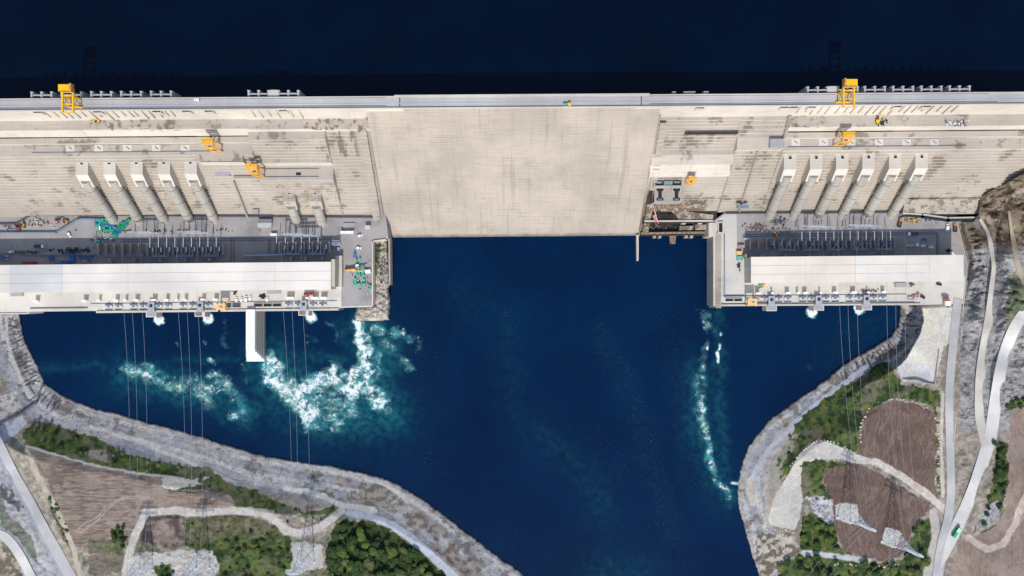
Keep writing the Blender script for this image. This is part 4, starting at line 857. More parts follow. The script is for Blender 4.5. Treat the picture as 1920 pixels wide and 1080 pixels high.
def bench_crane(loc, lab, side, s=1.0):
    r = thing('bench_gantry', lab, 'crane', loc, 'orange gantries on the dam benches'); ox = Vector(loc)
    V = lambda x, y, z: ox + Vector((x * s * side, y * s, z * s))
    for x in (-4, 4):
        for y in (-3.1, 3.1):
            m = MB(); m.tube(V(x, y, 0), V(x * .8, y * .95, 19), [(0, .4 * s), (.35, .75 * s), (1, .95 * s)], 4); m.build('leg', M['gorange'], r)
    for y in (-3.1, 3.1):
        m = MB(); m.bar(V(-4.4, y, .5), V(4.4, y, .5), .9 * s); m.bar(V(-3.4, y, 18.6), V(3.4, y, 18.6), 1.5 * s, 1.6 * s); m.bar(V(-3.8, y, 3), V(3.4, y, 16), .5 * s); m.build('portal_frame', M['gorange'], r)
    m = MB(); m.box(*V(-.6, 2.0, 19)[:], 9.4 * s, 4.6 * s, 3.2 * s); h = m.build('hoist_house', M['gorange'], r)
    m = MB(); m.box(*V(-.6, 2.0, 22.15)[:], 8.6 * s, .5 * s, .4 * s); m.build('roof_ridge', M['yellow'], h)
    m = MB(); m.box(*V(.5, -2.2, 17)[:], 2.6 * s, 1.6 * s, 2.0 * s); m.build('driver_cab', M['glass'], r)
    m = MB(); m.bar(V(-3.2, -3, 19.5), V(-3.2, 0, 19.5), .8 * s); m.bar(V(3.2, -3, 19.5), V(3.2, 0, 19.5), .8 * s); m.build('end_tie', M['gorange'], r)
bench_crane((-245.2, 116.6, 90.4), 'orange gantry on the upper left bench above the last penstock', 1)
bench_crane((-215.6, 98.6, 70.4), 'orange gantry with grey legs on the lower left bench', 1)
bench_crane((271.0, 121.6, 90.4), 'orange gantry on the right bench below the crest crane', -1)
bench_crane((153.4, 92.0, 57), 'orange crane beside the bottom outlet gatehouse right of the spillway', -1, .72)
def deck_gantry(loc, lab):
    r = thing('deck_gantry', lab, 'crane', loc, 'pale yellow gantries on the powerhouse decks'); o = Vector(loc)
    for x in (-3.6, 3.6):
        for y in (-3.4, 3.4):
            m = MB(); m.box(o.x + x, o.y + y, o.z, .9, .9, 9); m.build('leg', M['pyellow'], r)
        m = MB(); m.bar(o + Vector((x, -4.6, 9.4)), o + Vector((x, 4.2, 9.4)), 1.3, 1.4); m.build('girder', M['pyellow'], r)
    m = MB(); m.box(o.x, o.y - .8, o.z + 10, 8.4, 5.6, 1.9); t = m.build('trolley_house', M['pyellow'], r)
    m = MB(); m.box(o.x + .6, o.y - .8, o.z + 11.9, 2.6, 1.4, .2); m.build('roof_hatch', M['bluegrey'], t)
    m = MB(); m.bar(o + Vector((-4.5, 3.5, 9.2)), o + Vector((8, 3.5, 9.2)), .6); m.build('jib', M['pyellow'], r)
    m = MB(); m.box(o.x - 3, o.y - 4.6, o.z + 5.5, 1.8, 1.6, 2.2); m.build('driver_cab', M['glass'], r)
M['pyellow'] = simple('pale_yellow_paint', (.72, .47, .17), .5, .1)
deck_gantry((*P(414, 573.5, 36).to_2d(), 25), 'pale yellow gantry on the left deck beside the dark grated pits')
deck_gantry((*P(1410.5, 564.5, 36).to_2d(), 25), 'pale yellow gantry at the left end of the right deck')

# ------------------------------------------------------------------ switchyards
def transformer_proto():
    r = thing('transformer', 'x', 'transformer', (0, 0, 25), 'transformers in the bays')
    m = MB(); m.box(0, .6, 25, 2.9, 4.4, 3.4); m.box(0, .6, 28.4, 2.5, 3.8, .4); m.build('tank', M['bluegrey'], r)
    m = MB()
    for i in range(6): m.box(-2.0, -1.2 + i * .7, 25.4, .7, .3, 2.8)
    m.build('radiator', M['steel'], r)
    m = MB(); m.tube((1.9, -1.6, 29.6), (1.9, 2.4, 29.6), .62, 10); m.build('conservator', M['white'], r)
    for x, y in ((-.8, 2.0), (.0, 2.2), (.8, 2.0)):
        m = MB(); m.tube((x, y, 28.6), (x * 1.3, y + .4, 31.2), [(0, .3), (.5, .2), (1, .1)], 6); m.build('bushing', M['steel'], r)
    return r
trp = transformer_proto(); ntr = 0
def put_tr(x, y, lab, grp):
    global ntr
    loc = (*P(x, y, 27).to_2d(), 25)
    if ntr == 0: trp.location = loc; trp['label'] = lab; trp['group'] = grp
    else: dup(trp, loc, 0, lab, grp)
    ntr += 1
fwp = None
def firewall(x, y, lab, grp, h=8.5):
    global fwp
    if fwp is None:
        m = MB(); m.box(0, 0, 25, .55, 9.6, 6.6); m.box(0, 0, 31.6, .7, 9.7, .2); fwp = m.build('fire_wall', M['pale2']); o = tag(fwp, lab, 'wall', grp); o.location = (*P(x, y, 31.8).to_2d(), 0)
    else:
        o = fwp.copy(); COL.objects.link(o); o['label'] = lab; o['group'] = grp; o.location = (*P(x, y, 31.8).to_2d(), 0)
def bus_duct(x, y, lab):   # three phases of a unit: x = middle transformer, U shaped ducts
    r = thing('bus_duct', lab, 'bus duct', (*P(x, y, 28).to_2d(), 25), 'bus ducts of the transformer units'); c = P(x, y, 28)
    Q = lambda u, v, z=28.6: Vector((c.x + u, c.y + v, z))
    for u, v0, v1, e in ((-7.2, 1.2, -5.0, 8.4), (-6.2, 1.2, -4.1, 7.4)):
        m = MB(); m.bar(Q(u, v0), Q(u, v1), .55); m.bar(Q(u, v1), Q(-u + .4, v1), .55); m.bar(Q(-u + .4, v1), Q(-u + .4, v0), .55); m.build('duct_pipe', M['duct'], r)
    m = MB()
    for du in (0, .9): m.bar(Q(du + .6, 1.5), Q(du + .6, -1.0), .5); m.bar(Q(du + .6, -1.0), Q(du - 1.6, -3.0), .5); m.bar(Q(du - 1.6, -3), Q(du - 1.6, -4.2), .5)
    m.build('duct_bend', M['duct'], r)
    for u in (-6.5, 0, 6.5):
        m = MB(); m.box(c.x + u, c.y - 5, 25, .5, .5, 3.4); m.build('support', M['bluegrey'], r)
L1 = [277, 292.6, 308.2, 324, 339.5, 355, 370.5, 386, 401.5, 417]; L1e = [183, 198, 213.5, 229, 244, 259.5, 275]; L2 = [524, 539.3, 554.6, 570, 585.3, 601, 617]
RR = [1408, 1422.7, 1437.7, 1452.6, 1467.4, 1482.4, 1497.5, 1512.5, 1527.5, 1542.5, 1557.3, 1572.5, 1587.5, 1603, 1617.8, 1632.8, 1648, 1663, 1678]
def yrow(x, base): return base - .0086 * (x - 960) * 1.0
def bays(xs, base, name, skip=(), empty=False):
    n = 0
    for i, x in enumerate(xs): firewall(x, yrow(x, base), f'{ORD[i] if i < 18 else "last"} concrete fire wall from the left between {name}', 'fire walls between ' + name)
    for i in range(len(xs) - 1):
        if empty or i in skip: continue
        x = (xs[i] + xs[i + 1]) / 2; n += 1
        put_tr(x, yrow(x, base), f'{ORD[n - 1]} blue grey transformer from the left in {name}', 'transformers in ' + name)
bays(L1, 463, 'the bays behind the left powerhouse'); bays(L1e, 461, 'the empty bays by the container pile', (), True); bays(L2, 461, 'the six bays beside the parked white vans'); bays(RR, 461.5, 'the bays behind the right powerhouse', (0, 1))
for i, x in enumerate((300.5, 347, 394)): bus_duct(x, yrow(x, 465), f'{ORD[i]} pale blue duct loop from the left behind the left powerhouse')
for i, x in enumerate((547, 593)): bus_duct(x, yrow(x, 463), ('pale blue duct loop of the left hand three bays near the parked vans', 'pale blue duct loop of the three bays next to the parked vans')[i])
for i, x in enumerate((1475, 1520, 1565, 1610, 1655)): bus_duct(x, yrow(x, 463.5), f'{ORD[i]} pale blue duct loop from the left behind the right powerhouse')
for x, lab in ((206, 'low pipe frame of the leftmost empty bays beside the container pile'), (253, 'low pipe frame of the empty bays left of the first transformer'), (1427, 'low pipe frame of the empty bays at the right yard')):
    r = thing('pipe_frame', lab, 'pipe frame', (*P(x, yrow(x, 471), 27).to_2d(), 25)); c = P(x, yrow(x, 473), 27)
    for k in range(3):
        m = MB(); m.bar(c + Vector((-8, k * 1.1, 0)), c + Vector((8, k * 1.1, 0)), .35); m.build('pipe', M['duct'], r)
    for u in (-8, 8):
        m = MB(); m.bar(c + Vector((u, -1, 0)), c + Vector((u, 4, 0)), .4); m.box(c.x + u, c.y, 25, .4, .4, 2); m.build('support', M['bluegrey'], r)
m = MB(); m.bar(P(456, 479.3, 28), P(532, 476.9, 28), 1.2, 1.2)
for x in range(460, 532, 12): m.box(P(x, 478.5, 27).x, P(x, 479.2 - .031 * (x - 456), 27).y, 25, .5, .5, 2.6)
tag(m.build('pipeline', M['duct']), 'long straight pale blue pipe leading left from the van side bays', 'pipeline')
# take-off gantries: beams along the row with posts, and short beams across
def takeoff(x0, x1, y, z, lab, grp):
    r = thing('line_gantry', lab, 'line gantry', (*P((x0 + x1) / 2, y, 25).to_2d(), 25), grp); a, b = P(x0, y + KT * (x1 - x0) / 2, z), P(x1, y - KT * (x1 - x0) / 2, z)
    m = MB(); lattice(m, a, b, .9, 14, .28); m.build('lattice_beam', M['steel'], r)
    for t in (.03, .5, .97):
        p = a.lerp(b, t); m = MB(); m.tube((p.x, p.y, 25), (p.x, p.y, z + 2.5), [(0, .5), (1, .28)], 6); m.build('post', M['steel'], r)
for x0, x1, y, z, lab in ((238, 284, 435, 40, 'upper white lattice gantry behind the empty left bays'), (256, 299, 437.5, 38, 'lower white lattice gantry behind the empty left bays'), (331, 377, 434, 40, 'upper lattice gantry behind the left transformers'), (344, 392, 437, 38, 'lower lattice gantry behind the left transformers'), (527, 569, 438.5, 38, 'upper lattice gantry near the parked vans'), (537, 586, 440.6, 36, 'middle lattice gantry near the parked vans'), (547, 600, 443, 34, 'lower lattice gantry near the parked vans'), (1501, 1547, 423.3, 40, 'upper left lattice gantry of the right yard'), (1516, 1562, 425.8, 38, 'lower left lattice gantry of the right yard'), (1590, 1636, 422, 40, 'upper right lattice gantry of the right yard'), (1602, 1650, 424.4, 38, 'lower right lattice gantry of the right yard')):
    takeoff(x0, x1, y, z, lab, 'white line gantries in the yards')
M['wet'] = M['dark2']; M['mach'] = simple('green_machinery', (.18, .26, .24), .5, .3); M['rust2'] = simple('stained_beam', (.22, .165, .12), .8, .5)
def dropper(x, y, lab, grp, L=18, wm='steel'):
    a, b = P(x, y, 38), P(x, y + L, 34); m = MB(); m.bar(a, b, .42, .5); m.box(a.x, a.y - .3, 25, .35, .35, 13); m.box(b.x, b.y + .3, 29, .3, .3, 5)
    tag(m.build('line_beam', M[wm]), lab, 'beam', grp)
for i, x in enumerate((281, 297, 312.5, 328, 343.5, 359, 374.5, 390, 405.5)): dropper(x, 445.3 - .006 * (x - 340), f'{ORD[i]} thin white beam from the left over the left transformers', 'beams over the left transformers')
for i, x in enumerate((1503.5, 1518.5, 1533.5, 1548.5, 1563.5, 1579, 1594, 1609, 1624, 1639.5, 1654.5, 1669.5)): dropper(x, 433.6 - .006 * (x - 1580), f'{ORD[i]} thin white beam from the left over the right transformers', 'beams over the right transformers')
for i, x in enumerate((518.5, 535, 549.5, 565, 580, 596.5)): dropper(x, 444.5, f'{ORD[i]} thin white beam from the left over the bays by the parked vans', 'beams over the bays by the parked vans', 11)
def rails(pts, lab):
    m = MB()
    for (x0, y0), (x1, y1) in zip(pts[:-1], pts[1:]): m.bar(P(x0, y0, 25.2), P(x1, y1, 25.2), .55, .3)
    tag(m.build('rail_track', M['rail']), lab, None, kind='structure')
for d in (0, 3.6):
    rails([(226, 449.2 + d), (622, 445.5 + d)], 'dark transformer rail in the left yard')
    rails([(1392, 439.8 + d), (1756 + d * 1.0, 435.2 + d), (1756 + d * 1.0, 478)], 'dark transformer rail in the right yard')
    rails([(433.5 + d * 1.3, 448), (434.5 + d * 1.3, 491)], 'dark transformer rail crossing the left yard')
    rails([(515.5 + d, 449), (517 + d, 476)], 'short dark rail in the left yard'); rails([(504 + d, 449), (503 + d, 475)], 'short dark rail in the left yard')
rails([(170, 569.3), (632, 563.6)], 'blue grey gantry rail along the left deck'); rails([(1355, 554.8), (1700, 551.3)], 'blue grey gantry rail along the right deck')
rails([(190, 583), (620, 578)], 'outer gantry rail along the left deck'); rails([(1345, 569.5), (1715, 566)], 'outer gantry rail along the right deck')

# ------------------------------------------------------------------ draft tube decks
hp = None
def hoist(x, y, lab, grp):
    global hp
    loc = (*P(x, y, 27).to_2d(), 25)
    if hp is None:
        hp = r = thing('gate_hoist', lab, 'gate hoist', (0, 0, 25), grp)
        m = MB(); m.box(0, -1.9, 25, 7.2, 1.7, .5); f = m.build('slot_kerb', M['pale'], r); m = MB(); m.box(0, -1.9, 25.45, 6.4, 1.0, .1); m.build('gate_slot', M['dark2'], f)
        m = MB(); m.box(0, .9, 25, 7.0, .6, 1.2); m.box(0, 2.6, 25, 7.0, .6, 1.2); m.build('hoist_beam', M['steel'], r)
        m = MB(); m.box(-.2, 1.7, 26.2, 1.6, 2.6, 1.3); m.build('gearbox', M['bluegrey'], r)
        for u in (-2.4, 2.2):
            m = MB(); m.tube((u - 1, 1.75, 26.6), (u + 1, 1.75, 26.6), .6, 8); m.build('rope_drum', M['steel'], r)
        r.location = loc
    else: dup(hp, loc, 0, lab, grp)
n = 0
for x in (203, 221, 249.5, 267.5, 297, 314.5, 343, 361, 390.5): hoist(x, 577.2 - .0098 * (x - 200), f'{ORD[n]} gate hoist from the left on the left deck, before the yellow gantry', 'gate hoists on the left deck'); n += 1
n = 0
for x in (541, 559, 587, 605): hoist(x, 574.5, f'{ORD[n]} gate hoist right of the dividing wall on the left deck', 'gate hoists near the end of the left deck'); n += 1
n = 0
for x in (1421, 1434.5, 1461, 1478, 1506, 1522.5, 1549.5, 1567, 1594, 1611, 1639, 1656): hoist(x, 562.8 - .0098 * (x - 1440), f'{ORD[n]} gate hoist from the left on the right deck', 'gate hoists on the right deck'); n += 1
def pit(x0, y0, x1, y1, lab, mm):
    r = thing('stoplog_pit', lab, 'pit', (*P((x0 + x1) / 2, (y0 + y1) / 2, 25).to_2d(), 25), 'pits in the decks')
    m = MB(); t = .7
    for a in ((x0 - t, y0 - t, x1 + t, y0), (x0 - t, y1, x1 + t, y1 + t), (x0 - t, y0, x0, y1), (x1, y0, x1 + t, y1)): m.prect(*a, 24.5, 25.9)
    m.build('pit_kerb', M['pale'], r)
    m = MB(); m.prect(x0, y0, x1, y1, 24.5, 25.12); m.build('pit_opening', M[mm], r)
    if mm == 'darkbed':
        m = MB()
        for k in range(1, 4): m.prect(x0, y0 + (y1 - y0) * k / 4 - .25, x1, y0 + (y1 - y0) * k / 4 + .25, 25.1, 25.5)
        m.build('grating', M['bluegrey'], r)
pit(421, 567.5, 434, 576.5, 'dark grated pit next to the left deck gantry', 'darkbed'); pit(435.5, 567.3, 451, 576.3, 'dark grated pit second right of the left deck gantry', 'darkbed')
for i, x in enumerate((476, 494, 511.5)): pit(x, 569.5 - i * .1, x + 15.5, 574.8 - i * .1, ['left one of three dark blue pits above the dividing wall', 'middle one of three dark blue pits above the dividing wall', 'right one of three dark blue pits above the dividing wall'][i], 'dark')
for i, x in enumerate((1360.5, 1377)): pit(x, 560.2, x + 14.5, 564.7, ['left dark pit in the left corner of the right deck', 'right dark pit in the left corner of the right deck'][i], 'dark')
vb = None
def vent(x, y, w, lab, grp, h=4.2, mm='white'):
    global vb
    m = MB(); m.prect(x - w / 2, y - 1.5, x + w / 2, y + 1.5, 25, 25 + h); m.prect(x - w / 2 - .3, y - 1.8, x + w / 2 + .3, y + 1.8, 25 + h, 25.3 + h)
    tag(m.build('vent_housing', M[mm]), lab, 'vent', grp)
n = 0
for x, w in ((66, 8), (157, 9), (184, 5), (216.5, 8), (234, 5), (254.5, 8), (287, 9), (311.5, 7), (331, 4), (346, 6), (379.5, 7), (403, 8)):
    vent(x, 562 - .0098 * (x - 240) + 1.2, w, f'{ORD[n]} white vent housing from the left on the left deck', 'vent housings on the left deck', 4.5); n += 1
n = 0
for x, w in ((543, 14), (575, 3.5), (590, 11), (606, 12)): vent(x, 558.5, w, f'{ORD[n]} white vent housing right of the black pile on the left deck', 'vent housings at the right end of the left deck', 4.5); n += 1
n = 0
for x, w in ((1422, 8), (1448.5, 3), (1478, 8), (1497, 4), (1511, 8), (1539, 2.6), (1567, 8), (1602, 9), (1628.5, 3), (1658, 7)):
    vent(x, 549.5 - .0098 * (x - 1480), w, f'{ORD[n]} white vent housing from the left on the right deck', 'vent housings on the right deck', 4.5); n += 1
def flatroof(x0, y0, x1, y1, h, lab, mm='greyroof', cat='shelter'):
    r = thing('shelter', lab, cat, (*P((x0 + x1) / 2, (y0 + y1) / 2, 25).to_2d(), 25)); e = .5
    m = MB(); m.prect(x0 + e, y0 + e, x1 - e, y1 - e, 24.9, 25 + h - .4); m.build('wall', M['wall'], r)
    m = MB(); m.prect(x0, y0, x1, y1, 25 + h - .4, 25 + h); m.build('roof', M[mm], r)
flatroof(19.5, 546.5, 42, 555.5, 3, 'grey flat roofed lean-to under the left end of the white roof')
flatroof(500.5, 542, 525, 551, 3, 'grey flat roofed lean-to midway along the left powerhouse')
flatroof(1679, 530, 1701, 538.5, 3, 'grey flat roofed lean-to near the right end of the cream roof')
flatroof(638, 433, 663, 438, 4, 'long pale roofed shed behind the parked vans', 'white'); flatroof(643.5, 418, 665, 432.5, 1.0, 'low slab standing in for the shadow beside the pale shed at the spillway corner', 'yard')  # the low slab takes the place of the shed's cast shadow
flatroof(684, 422.5, 694.5, 429.5, 4, 'small white roofed hut at the corner by the spillway', 'pale'); flatroof(508.5, 437.8, 519, 441.6, 3, 'small white box hut in front of the grey site office', 'white')
r = thing('site_office', 'grey gable roofed site office below the short penstocks', 'building', (*P(496, 418, 25).to_2d(), 25))
m = MB(); m.prect(484, 411.5, 508, 426, 24.9, 29); m.build('wall', M['wall'], r)
a, b, c, d, e, f = P(483, 410.6, 29.2), P(509, 410.4, 29.2), P(509, 418, 31.2), P(483, 418.2, 31.2), P(483, 426.8, 29.2), P(509, 426.6, 29.2)
m = MB(); m.add([a, b, c, d, e, f], [(0, 3, 2, 1), (3, 4, 5, 2), (0, 4, 3), (1, 2, 5)]); m.build('roof', M['greyroof'], r)
r = thing('gatehouse', 'small guard building with a red edged roof at the right forecourt', 'building', (*P(1776, 566, 25).to_2d(), 25))
m = MB(); m.prect(1771, 560.5, 1783, 573, 24.9, 29); m.build('wall', M['pale'], r); m = MB(); m.prect(1769.5, 560, 1780, 564.5, 28.6, 30); m.build('roof', M['red'], r); m = MB(); m.prect(1773, 564.7, 1783, 573.5, 28.6, 29.6); m.build('lower_roof', M['white'], r)
m = MB(); m.tube(P(1779.5, 577.5, 25), P(1779.5, 577.5, 29), 1.3, 16); m.tube(P(1779.5, 577.5, 29), P(1779.5, 577.5, 29.6), [(0, 1.4), (1, .4)], 16); tag(m.build('water_tank', M['steel']), 'round grey tank beside the guard building', 'tank')
# outlet towers, chambers and their jets
M['jet'] = simple('white_spray', (.86, .88, .88), .9, .03)
jr = random.Random(12)
def outlet(x, y, jx, jy, labs, brown):
    r = thing('outlet_tower', labs[0], 'tower', (*P(x, y + 9, 25).to_2d(), 25), 'outlet towers on the decks')
    m = MB(); m.prect(x - 5.5, y, x + 5.5, y + 19, 24, 29); m.prect(x - 7.5, y + 15, x + 7.5, y + 19, 25, 28.4); m.build('tower_base', M['outl'], r)
    m = MB(); m.prect(x - 2.6, y + 4, x + 2.6, y + 9.5, 28.9, 29.15); m.build('hatch', M['dark'], r)
    for s_ in (-1, 1):
        m = MB(); m.prect(x + s_ * 5 - .5, y + .4, x + s_ * 5 + .5, y + 14, 29, 30.2); m.build('handrail', M['steel'], r)
    c = thing('outlet_chamber', labs[1], 'concrete box', (*P(x, y + 24, 16).to_2d(), 10), 'outlet chambers over the tailrace')
    m = MB(); m.prect(x - 9.5, y + 18.5, x + 9.5, y + 28.3, 6, 20); m.build('chamber_wall', M['deck'], c)
    m = MB(); m.prect(x - 8, y + 20, x + (4 if brown else 8), y + 26.6, 19.9, 20.2); m.build('chamber_roof', M['rusty'] if brown else M['greyroof'], c)
    m = MB(); a, b = P(x + (9 if jx > x else -9), y + 25, 10), P(jx, jy, .3)
    for i in range(260):
        t = jr.random() ** .7; p = a.lerp(b, t); p.z = a.z * (1 - t * t) + .4; w = .35 + 2.6 * t ** 2.2
        p += Vector((jr.gauss(0, w * .5), jr.gauss(0, w * .5), abs(jr.gauss(0, w * .35)))); s_ = jr.uniform(.12, .38) * (.5 + t)
        m.add([p + Vector((s_, 0, 0)), p + Vector((-s_ * .5, s_ * .87, 0)), p + Vector((-s_ * .5, -s_ * .87, 0)), p + Vector((0, 0, s_ * 1.3))], [(0, 2, 1), (0, 1, 3), (1, 2, 3), (2, 0, 3)])
    tag(m.build('water_spray', M['jet']), labs[2], 'water spray', 'white jets pouring into the tailraces', 'stuff')
M['outl'] = simple('blue_grey_concrete', (.33, .35, .40), .8, .12); M['rusty'] = simple('rusty_floor', (.20, .13, .10), .8, .3)
for x, y, jx, jy, pl, br in ((283, 566.5, 299, 601, 'leftmost', 0), (374.5, 565.5, 389, 598, 'middle left deck', 1), (569, 563.5, 582, 593.5, 'right hand left deck', 1), (1447, 555, 1440, 580, 'leftmost right deck', 0), (1535.5, 554.2, 1522, 584, 'middle right deck', 0), (1625.5, 553.4, 1612, 581.5, 'rightmost', 0)):
    outlet(x, y, jx, jy, (f'{pl} blue grey outlet tower on the deck edge', f'{pl} concrete chamber hanging over the water' if not br else f'{pl} brown floored chamber hanging over the water', f'white water jet falling from the {pl} chamber'), br)
for o in [o for o in D.objects if o.name.startswith('water_spray') and 'leftmost right' in o.get('label', '')]: D.objects.remove(o)

# ------------------------------------------------------------------ bottom outlet works right of the spillway
m = MB(); m.ppoly([(1205, 376), (1345, 380), (1343, 417), (1205, 419)], -4, 24); tag(m.build('outlet_platform', M['wet']) if 'wet' in M else m.build('outlet_platform', M['dark2']), 'wet dark floor of the bottom outlet works', kind='structure')
m = MB(); m.ppoly([(1200, 415), (1332, 413), (1332, 441), (1200, 442)], -4, 9); tag(m.build('outlet_basin', M['dark2']), 'dark sunken basin of the bottom outlet works', kind='structure')
slab('outlet_slab', [(1258, 395), (1272, 394.5), (1338, 403), (1336, 414), (1273, 413), (1268, 404)], 24.6, M['pale2'], 'pale triangular slab of the outlet works')
r = thing('outlet_gatehouse', 'open concrete gatehouse frame with machinery between spillway and orange crane', 'gatehouse', (*P(1253, 343, 50).to_2d(), 45))
m = MB()
for a in ((1226, 334.5, 1280, 337), (1226, 347.5, 1280, 350), (1226, 337, 1228.5, 347.5), (1277.5, 337, 1280, 347.5)): m.prect(*a, 44, 61)
m.build('frame_wall', M['pale2'], r)
m = MB(); m.prect(1228.5, 337, 1277.5, 347.5, 44, 58.8); m.build('gatehouse_floor', M['darkbed'], r)
m = MB(); m.prect(1245, 339, 1261, 346, 58.7, 61.6); m.prect(1231, 340, 1240, 344, 58.7, 60); m.prect(1264, 340, 1275, 343, 58.7, 60.5); m.build('machinery', M['mach'] if 'mach' in M else M['bluegrey'], r)
m = MB(); m.prect(1227, 351, 1280, 379, 24, 54); m.build('gatehouse_block', M['pale2'], r)
for x in (1237.5, 1268.5):
    m = MB(); m.prect(x - 3.4, 358, x + 3.4, 371, 50, 54.15); m.prect(x - 6.5, 353, x + 6.5, 358, 50, 54.2); m.prect(x - 6.5, 371, x + 6.5, 376, 50, 54.2); m.build('chute_slot', M['dark'], r)
    m = MB(); m.prect(x - 4, 372.5, x + 4, 374.5, 50, 54.5); m.build('chute_lip', M['bluegrey'], r)
    for a in ((x - 8, 351.6, x + 8, 352.6), (x - 8, 352.6, x - 7, 360), (x + 7, 352.6, x + 8, 360)):
        m = MB(); m.prect(*a, 53, 55.2); m.build('chute_kerb', M['deck'], r)
m = MB(); m.ppoly([(1219, 380), (1230, 366), (1278, 366), (1277, 388), (1225, 393)], 20, 33); m.build('rubble_apron', M['rust2'], r)
m = MB(); m.ppoly([(1219, 352), (1224.5, 352), (1223, 381), (1216, 381)], 24, 53); tag(m.build('dark_gap', M['dark2']), 'narrow black gap left of the outlet gatehouse', 'shaft')  # solid near-black prism set where the dark gap is
wall('white coping above the dark basin of the outlet works', [(1210, 414.5), (1336, 414)], 1.4, 9, 25.6, M['pale'])
wall('brown concrete beam along the water side of the outlet works', [(1204, 437.5), (1330, 435.5)], 1.8, -2, 13, M['rust2'] if 'rust2' in M else M['pale2'])
for i, (x, w) in enumerate(((1227.5, 5), (1237.5, 5), (1287, 5.5), (1297, 5.5))):
    m = MB(); m.prect(x - w / 2, 437, x + w / 2, 446, -5, 9); m.prect(x - w / 2 - .6, 436.5, x + w / 2 + .6, 438.5, -5, 11); tag(m.build('outlet_pier', M['pale2']), ('leftmost peach pier of the outlet works', 'second peach pier from the left of the outlet works', 'third peach pier from the left of the outlet works', 'rightmost peach pier of the outlet works')[i], 'pier')
m = MB(); m.ppoly([(1255, 438), (1268, 438), (1266.5, 457), (1257, 457)], -5, 4); m.prect(1255.5, 436, 1268, 444, 4, 9); tag(m.build('outlet_pier', M['rusty']), 'tapering reddish block standing in the water by the outlet works', 'pier')
for i, (x0, y0, x1, y1) in enumerate(((1278, 415.5, 1286, 420), (1309, 415.5, 1316.5, 420), (1274, 423, 1300, 431), (1303, 420.5, 1326, 431))):
    m = MB(); m.prect(x0, y0, x1, y1, 8, 19 if i < 2 else 14); m.prect(x0 + .8, y0 + .8, x1 - .8, y1 - .8, 19 if i < 2 else 14, 20 if i < 2 else 14.6); tag(m.build('concrete_block', M['pale'] if i < 2 else M['pale2']), ('left pale block against the white coping of the outlet works', 'right pale block against the white coping of the outlet works', 'low stained block in the outlet basin', 'framed block at the right of the outlet basin')[i], 'block')
m = MB(); m.prect(1329, 417.5, 1344, 443.5, -5, 26); m.prect(1337, 418, 1338, 438, 26, 26.4); o = tag(m.build('pump_house', M['pale']), 'white flat topped block at the corner between outlet works and right deck', 'building')
r = thing('shaft_frame', 'white kerb round a dark rectangular shaft on the right deck', 'shaft', (*P(1351, 426, 25).to_2d(), 25)); m = MB()
for a in ((1346, 415.5, 1356, 418), (1346, 435, 1356, 438), (1346, 418, 1348, 435), (1354.6, 418, 1356, 435)): m.prect(*a, 24, 26.4)
m.build('kerb', M['pale'], r); m = MB(); m.prect(1348, 418, 1354.6, 435, 24, 25.2); m.build('shaft_opening', M['dark'], r)
# ------------------------------------------------------------------ vehicles
def car_proto(name, cat, L, Wd, h, body, glass=True, cab=.5, bed=None, bedh=.8):
    r = thing(name, 'x', cat, (0, 0, 0))
    z = .35
    if bed is None:
        m = MB(); prof = [(-L/2, z), (L/2, z), (L/2, h * .55), (L * .28, h * .62), (L * .16, h), (-L * .36, h), (-L/2, h * .62)]; n = len(prof); w = Wd / 2
        m.add([(x, -w, q) for x, q in prof] + [(x, w, q) for x, q in prof], [tuple(range(n)), tuple(range(2 * n - 1, n - 1, -1))] + [(i, n + i, n + (i + 1) % n, (i + 1) % n) for i in range(n)])
        m.build('body', body, r)
        m = MB(); m.add([(L * .275, -w * .85, h * .66), (L * .275, w * .85, h * .66), (L * .17, w * .85, h * .99), (L * .17, -w * .85, h * .99)], [(0, 1, 2, 3)]); o = m.build('windscreen', M['glass'], r); o.location = (.03, 0, .03)
        m = MB(); m.add([(-L * .375, -w * .85, h * .97), (-L * .375, w * .85, h * .97), (-L * .48, w * .85, h * .68), (-L * .48, -w * .85, h * .68)], [(0, 1, 2, 3)]); o = m.build('rear_window', M['glass'], r); o.location = (-.03, 0, .03)
    else:
        m = MB(); m.box(L/2 - 1.1, 0, .5, 2.2, Wd, h - .5); c = m.build('cab', body, r); m = MB(); m.box(L/2 - .25, 0, h * .55, .56, Wd * .9, h * .35); m.build('windscreen', M['glass'], c)
        m = MB(); m.box(-1.2, 0, .55, L - 2.6, Wd, .5)
        for s_ in (-1, 1): m.box(-1.2, s_ * (Wd / 2 - .08), 1.05, L - 2.6, .16, bedh)
        m.box(-L/2 + .2, 0, 1.05, .16, Wd, bedh); m.build('cargo_bed', bed, r)
    for sx in (-.32, .32):
        for sy in (-1, 1):
            m = MB(); m.tube((L * sx, sy * (Wd/2 - .2), .42), (L * sx, sy * (Wd/2 + .04), .42), .42, 10); m.build('wheel', M['tyre'], r)
    return r
GZ = lambda x, y: float(terrain_z(np.array([float(x)]), np.array([float(y)]))[0])
protos = {}
def veh(kind, x, y, z, a, lab):
    name, cat, args = KINDS_V[kind]; loc = P(x, y, z)
    if kind not in protos:
        r = protos[kind] = car_proto(name, cat, *args); r.location = loc; r.rotation_euler = (0, 0, R(a)); r['label'] = lab; r['group'] = 'vehicles on the site'
    else: dup(protos[kind], loc, R(a), lab, 'vehicles on the site')
